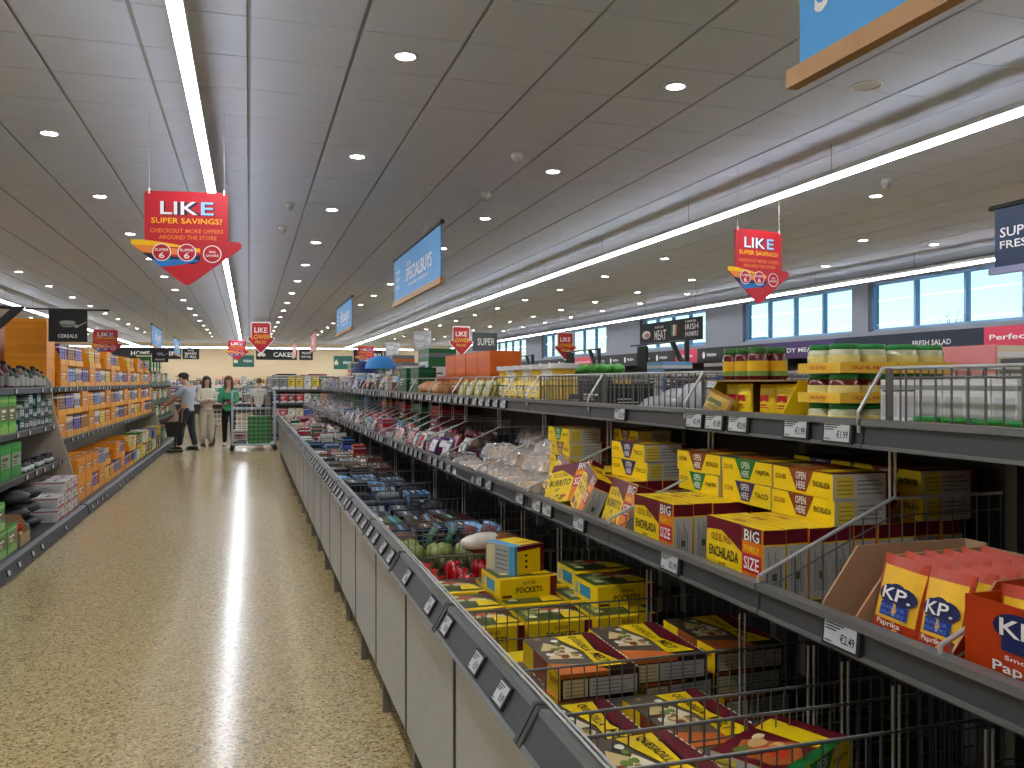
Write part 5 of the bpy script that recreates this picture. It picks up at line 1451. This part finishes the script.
for s in (-1, 1):
    b = MB(); b.rod((s * .14, -.02, .035), (s * .14, .02, .035), .035, blk, 10); b.build('wheel', e)

# roll cage with green crates
cage = M('cage_blue_white', (178, 200, 214), .3, .5); e = empty('cage_trolley', (.13, 20.85, 0), 'tall wire cage trolley with pale blue frame in the walkway', 'trolley')
X0, X1_, Y0, Y1, ZB0, ZT = -.50, .44, -.36, .36, .16, 1.36
b = MB(); b.box(X0, X1_, Y0, Y1, ZB0 - .035, ZB0, cage); b.build('base', e)
for x in (X0, X1_):
    for y in (Y0, Y1):
        b = MB(); b.box(x - .016, x + .016, y - .016, y + .016, ZB0, ZT, cage); b.build('post', e)
        w = MB(); w.rod((x, y - .02, .055), (x, y + .02, .055), .055, DARK, 12); w.box(x - .03, x + .03, y - .012, y + .012, .05, ZB0 - .03, DARK); w.build('caster', e)
for nm, a, bb in (('side_mesh', (X0, Y0), (X0, Y1)), ('side_mesh', (X1_, Y0), (X1_, Y1)), ('front_mesh', (X0, Y0), (X1_, Y0)), ('rear_mesh', (X0, Y1), (X1_, Y1))):
    b = MB()
    top = ZT if nm != 'front_mesh' else .98
    for i in range(9):
        z = ZB0 + .06 + (top - ZB0 - .08) * i / 8; b.rod((a[0], a[1], z), (bb[0], bb[1], z), .004, WIRE_BRIGHT, 4)
    for i in range(1, 9):
        t = i / 9; x = a[0] + (bb[0] - a[0]) * t; y = a[1] + (bb[1] - a[1]) * t; b.rod((x, y, ZB0), (x, y, top), .003, WIRE_BRIGHT, 4)
    b.rod((a[0], a[1], top), (bb[0], bb[1], top), .010, cage, 6); b.build(nm, e)
gc = M('crate_green', (30, 120, 50), .5)
for i in range(3):
    o = MB(); o.box(-.24, .24, -.17, .17, 0, .012, gc)
    for (x0, x1, y0, y1) in ((-.25, -.235, -.18, .18), (.235, .25, -.18, .18), (-.25, .25, -.18, -.165), (-.25, .25, .165, .18)):
        o.box(x0, x1, y0, y1, 0, .20, gc)
    for z in (.05, .12, .185):
        o.box(-.258, .258, -.188, .188, z, z + .012, gc)
    tag(o.build('crate', None, (.22, 20.85, .161 + i * .212)), 'green plastic crate in the cage trolley, %s of three' % ('bottom', 'middle', 'top')[i], 'crate', 'green crates')
put('carton', pack_box(.3, .3, .3, (206, 200, 196), (180, 120, 130), (90, 90, 100)), (-.20, 20.85, .161), 'pale carton left of the green crates in cage trolley', 'carton')
# small shopping trolley behind the women
e = empty('shopping_trolley', (-.62, 23.4, 0), 'small wire shopping trolley half hidden behind the two women', 'trolley')
b = MB()
for z in (.5, .62, .74, .86): b.path([(-.25, -.3, z), (.25, -.3, z), (.25, .3, z), (-.25, .3, z), (-.25, -.3, z)], .006, WIRE_BRIGHT, 5)
for i in range(7):
    for y in (-.3, .3): b.rod((-.25 + i / 12, y, .5), (-.25 + i / 12, y, .86), .004, WIRE_BRIGHT, 4)
b.build('basket_body', e)
b = MB(); b.path([(-.25, -.3, .86), (-.3, -.45, 1.0), (.3, -.45, 1.0), (.25, -.3, .86)], .012, M('handle_orange', (210, 90, 40), .5), 6); b.build('handle', e)
for s in (-1, 1):
    b = MB(); b.path([(s * .2, .3, .5), (s * .22, .1, .2), (s * .24, -.35, .12)], .012, DARK, 6); b.build('frame', e)
    for y in (-.35, .3):
        b = MB(); b.rod((s * .24 - .015, y, .06), (s * .24 + .015, y, .06), .06, DARK, 12); b.rod((s * .24, y, .06), (s * .24, y, .16), .01, DARK, 6); b.build('wheel', e)
# ---------------------------------------------------------------- far end and right-hand side of the hall
rnd = random.Random(23)
def end_shelf(name, x0, x1, y, label, zs, depth=.5):
    e = empty(name, (0, y, 0), label, 'shelving')
    b = MB(); b.box(x0, x1, depth - .04, depth, 0, zs[-1] + .35, PANEL); b.build('back_panel', e)
    for z in zs:
        b = MB(); b.box(x0, x1, 0, depth - .04, z - .03, z, SHELFM); b.box(x0, x1, -.012, 0, z - .05, z + .01, RAIL); b.build('shelf', e)
    for x in (x0, x1 - .03):
        b = MB(); b.box(x, x + .03, .002, depth, 0, zs[-1] - .03, DARK); b.build('side', e)
    return e
end_shelf('end_display', .55, 2.3, 24.0, 'dark end display across the far end of bins', (.15, .6, 1.0, 1.36))
for z, nm, pal in ((1.361, 'top', ['grey', 'grey', 'yellow', 'yellow', 'white', 'yellow', 'green', 'green']), (1.001, 'upper', ['navy', 'red', 'maroon', 'red', 'white', 'green', 'orange', 'purple']), (.601, 'lower', ['pink', 'red', 'white', 'cream', 'blue', 'navy', 'green', 'white'])):
    for i in range(8):
        put('carton', pack_box(.19, .28, .36 if nm == 'top' else .26, PAL[pal[i]], tuple(min(255, v + 40) for v in PAL[pal[i]]), PAL['white']), (.68 + i * .212, 24.2, z), '%s carton on end display, %s shelf, %s from left' % (pal[i], nm, ORD[i]), 'carton', 'cartons on the end display')
# second centre run behind the end display
e = empty('gondola', (0, 0, 0), 'far centre shelving beyond the end display', 'shelving')
b = MB(); b.box(.7, 2.2, 24.6, 42, 0, 1.4, SHELFM); b.build('body', e)
for i in range(30):
    n = rnd.choice(CN); put('carton', pack_box(.45, .5, .4, PAL[n], PAL[rnd.choice(CN)], PAL['white']), (1.0 + .9 * (i % 2), 25.0 + .55 * (i // 1), 1.401), '%s carton on far centre shelving, %s along' % (n, ORD[i]), 'carton', 'cartons on the far centre shelving', TOAISLE)
# low chiller and shelves along the back wall
e = empty('wall_shelving', (0, 45.2, 0), 'long wall shelving with bakery goods below the black boards', 'shelving')
b = MB(); b.box(-8.5, 10.0, .2, .9, 0, 1.3, DARK); b.build('body', e)
b = MB(); b.box(-8.5, 10.0, .5, .9, 1.3, 1.34, SHELFM); b.build('top_deck', e)
for i in range(60):
    n = rnd.choice(['green', 'brown', 'cream', 'black', 'grey', 'yellow', 'orange', 'white'])
    put('carton', pack_box(.26, .3, round(.3 + .1 * (i % 3), 2), PAL[n], PAL[rnd.choice(CN)], PAL['white']), (-8.2 + i * .305, 45.9, 1.341), '%s pack on back wall shelving, %s from left' % (n, (ORD[i] if i < 30 else ORD[i - 30] + ' beyond the middle')), 'pack', 'packs on the back wall shelving')
for i in range(40):
    n = rnd.choice(['green', 'green', 'brown', 'cream', 'black', 'white'])
    put('carton', pack_box(.34, .3, .34, PAL[n], PAL[rnd.choice(CN)], PAL['white']), (-6.7 + .37 * (i % 20), 34.0, .75 + .345 * (i // 20)), '%s carton on free-standing far stack, %s row, %s from left' % (n, ('lower', 'upper')[i // 20], ORD[i % 20]), 'carton', 'cartons on the far island')
e = empty('island_table', (0, 34.0, 0), 'long dark island table carrying cartons before the back wall', 'table')
b = MB(); b.box(-6.9, .5, -.25, .25, .70, .749, DARK); b.build('top', e)
for i in range(5):
    b = MB(); b.box(-6.8 + i * 1.8, -6.7 + i * 1.8, -.2, .2, 0, .70, DARK); b.build('leg', e)

# neighbouring aisle to the right of the centre display
for n in range(9):
    y0 = 3.0 + n * 2.9
    e = empty('gondola', (0, y0, 0), '%s shelving section in the next aisle, seen over the wire bays' % ORD[n], 'shelving', 'shelving of the next aisle')
    b = MB(); b.box(4.0, 4.9, 0, 2.86, 0, .15, DARK); b.build('plinth', e)
    b = MB(); b.box(4.43, 4.47, 0, 2.86, .15, 1.42, PANEL); b.build('back_panel', e)
    for z in (.6, 1.0, 1.4):
        b = MB(); b.box(4.02, 4.88, 0, 2.86, z - .02, z, SHELFM); b.box(4.0, 4.02, 0, 2.86, z - .05, z + .01, RAIL); b.build('shelf', e)
    for j in range(7):
        nm = rnd.choice((['green', 'cream', 'light blue', 'grey'], ['grey', 'white', 'light blue', 'black'], ['green', 'yellow', 'white'], ['white', 'navy', 'red'])[n % 4])
        if 9.3 < y0 + .25 + j * .40 < 10.9: continue
        put('carton', pack_box(.36, .34, round(.22 + .08 * (j % 3), 2), PAL[nm], PAL[rnd.choice(CN)], PAL['white']), (4.22, y0 + .25 + j * .40, 1.401), '%s carton on top of next aisle, %s section, %s along' % (nm, ORD[n], ORD[j]), 'carton', 'cartons in the next aisle', TOAISLE)
for n, (y, ) in enumerate(((8.2,), (10.6,), (13.4,))):
    e = empty('sign_gantry', (4.45, y, 1.42), 'black sign gantry above the next aisle, %s from camera' % ORD[n], 'gantry')
    b = MB(); b.box(-.02, .02, -.02, .02, 0, .60, DARK); b.build('post', e)
    b = MB(); b.rod((0, 0, .59), (0, 1.4, .59), .010, DARK, 6); b.build('rail', e)
    b = MB(); b.prism([(0, .28), (.06, .28), (.36, .59), (.30, .59)], -.02, .02, DARK, 'x'); b.build('brace', e)
    b = MB(); b.box(-.012, .012, .95, 1.2, .30, .57, SBLK); b.build('board', e)
# leafy crate heap
lg = M('lettuce_green', (70, 150, 50), .6, 0, .35, 30)
for i in range(10):
    b = MB(); b.ell((0, 0, .07), (.10, .10, .07), lg, 10, 6, None, .16, rnd)
    tag(b.build('lettuce', None, (4.12 + .2 * (i % 2), 9.7 + .20 * (i // 2), 1.655)), 'green leafy lettuce heaped over next aisle, %s from right, %s' % (ORD[i // 2], ('front', 'back')[i % 2]), 'vegetable', 'lettuces over the next aisle')
b = MB(); b.box(3.98, 4.46, 9.5, 10.7, 1.625, 1.65, SHELFM); b.box(3.98, 4.0, 9.5, 10.7, 1.4, 1.62, SHELFM); b.box(4.44, 4.46, 9.5, 10.7, 1.4, 1.62, SHELFM); tag(b.build('produce_ledge'), 'grey ledge under the heap of lettuces', 'shelf')

# chiller wall under the windows
NV = M('fascia_navy', (30, 40, 56), .5, 0, .04); PK = M('fascia_pink', (214, 64, 92), .5, 0, .04); BKF = M('fascia_black', (26, 28, 30), .5, 0, .04); PUR = M('fascia_purple', (70, 50, 100), .5, 0, .05)
segs = [(3.2, 6.6, PK, 'pink'), (6.6, 9.9, PK, 'pink'), (9.9, 13.2, NV, 'navy'), (13.2, 15.5, PUR, 'purple'), (15.5, 18.2, BKF, 'black'), (18.2, 19.3, PK, 'pink'), (19.3, 24.6, BKF, 'black'), (24.6, 26.2, PK, 'pink'), (26.2, 31.0, BKF, 'black'), (31, 38, NV, 'navy')]
for n, (y0, y1, m, nm) in enumerate(segs):
    e = empty('wall_chiller', (10.15, y0, 0), 'wall chiller section with %s fascia under the windows, %s from camera' % (nm, ORD[n]), 'chiller', 'chillers under the windows')
    L = y1 - y0 - .01
    b = MB(); b.box(.0, .83, 0, L, 0, .35, DARK); b.build('base', e)
    b = MB(); b.box(.75, .83, 0, L, .35, 2.32, BKF); b.build('rear_wall', e)
    b = MB(); b.box(.05, .75, 0, L, 2.28, 2.36, BKF); b.box(.0, .05, 0, L, 2.03, 2.36, m); b.build('fascia', e)
    for z in (.8, 1.2, 1.6):
        b = MB(); b.box(.2, .75, .01, L - .01, z - .02, z, SHELFM); b.build('shelf', e)
    b = MB(); f = frame((-.0005, L, 2.03), (0, -1, 0), (0, 0, 1), L, .33, .001)
    if nm == 'pink': b.text(f, 'Perfectly fresh, great value', .03, .80, .35, .66, SWHT)
    elif nm == 'navy': b.text(f, 'FRESH SALAD', .58, .82, .35, .60, SWHT)
    elif nm == 'black':
        for q in range(int(L)): b.disc(f, (q + .3) / L, .5, .06 / L, .25, SWHT); b.text(f, 'FRESH', (q + .45) / L, (q + .85) / L, .4, .6, SWHT)
    else: b.text(f, 'READY MEALS', .2, .8, .35, .62, SWHT)
    b.build('lettering', e)
    k = int(L / .5)
    for i in range(k):
        c = rnd.choice(['green', 'red', 'cream', 'white', 'yellow', 'navy'])
        put('pack', pack_box(.4, .3, .22, PAL[c], PAL[rnd.choice(CN)], PAL['white']), (10.6, y0 + (i + .5) * L / k, 1.601), '%s pack in wall chiller, %s section, %s along' % (c, ORD[n], ORD[i]), 'pack', 'packs in the wall chillers', TOAISLE)
# roofs and lamp posts seen through the windows
rf = M('roof_far', (120, 150, 176), .7)
for n, (y, z, L) in enumerate(((16.0, 3.4, 9), (38, 3.9, 14), (70, 4.6, 16))):
    e = empty('far_building', (42, y, -.1), 'pale blue-grey building outside the windows, %s from camera' % ORD[n], 'building')
    b = MB(); b.box(0, 8, 0, L, 0, z, M('wall_far', (196, 206, 210), .8)); b.build('wall', e)
    b = MB(); b.prism([(-.6, z), (8.6, z), (4, z + 1.3)], -.4, L + .4, rf, 'y'); b.build('roof', e)
e = empty('bare_tree', (24, 24.8, -.1), 'thin bare tree outside the windows', 'tree'); tk_ = M('bark_far', (120, 130, 140), .9)
b = MB(); b.rod((0, 0, 0), (0, 0, 3.4), .10, tk_, 6, .05); b.build('trunk', e)
for i in range(14):
    a = i * 2.4; b = MB(); z0 = 2.6 + .06 * i; b.rod((0, 0, z0), (.9 * math.cos(a) * (1 - i / 20), .9 * math.sin(a) * (1 - i / 20), z0 + .9), .025, tk_, 4, .006); b.build('branch', e)
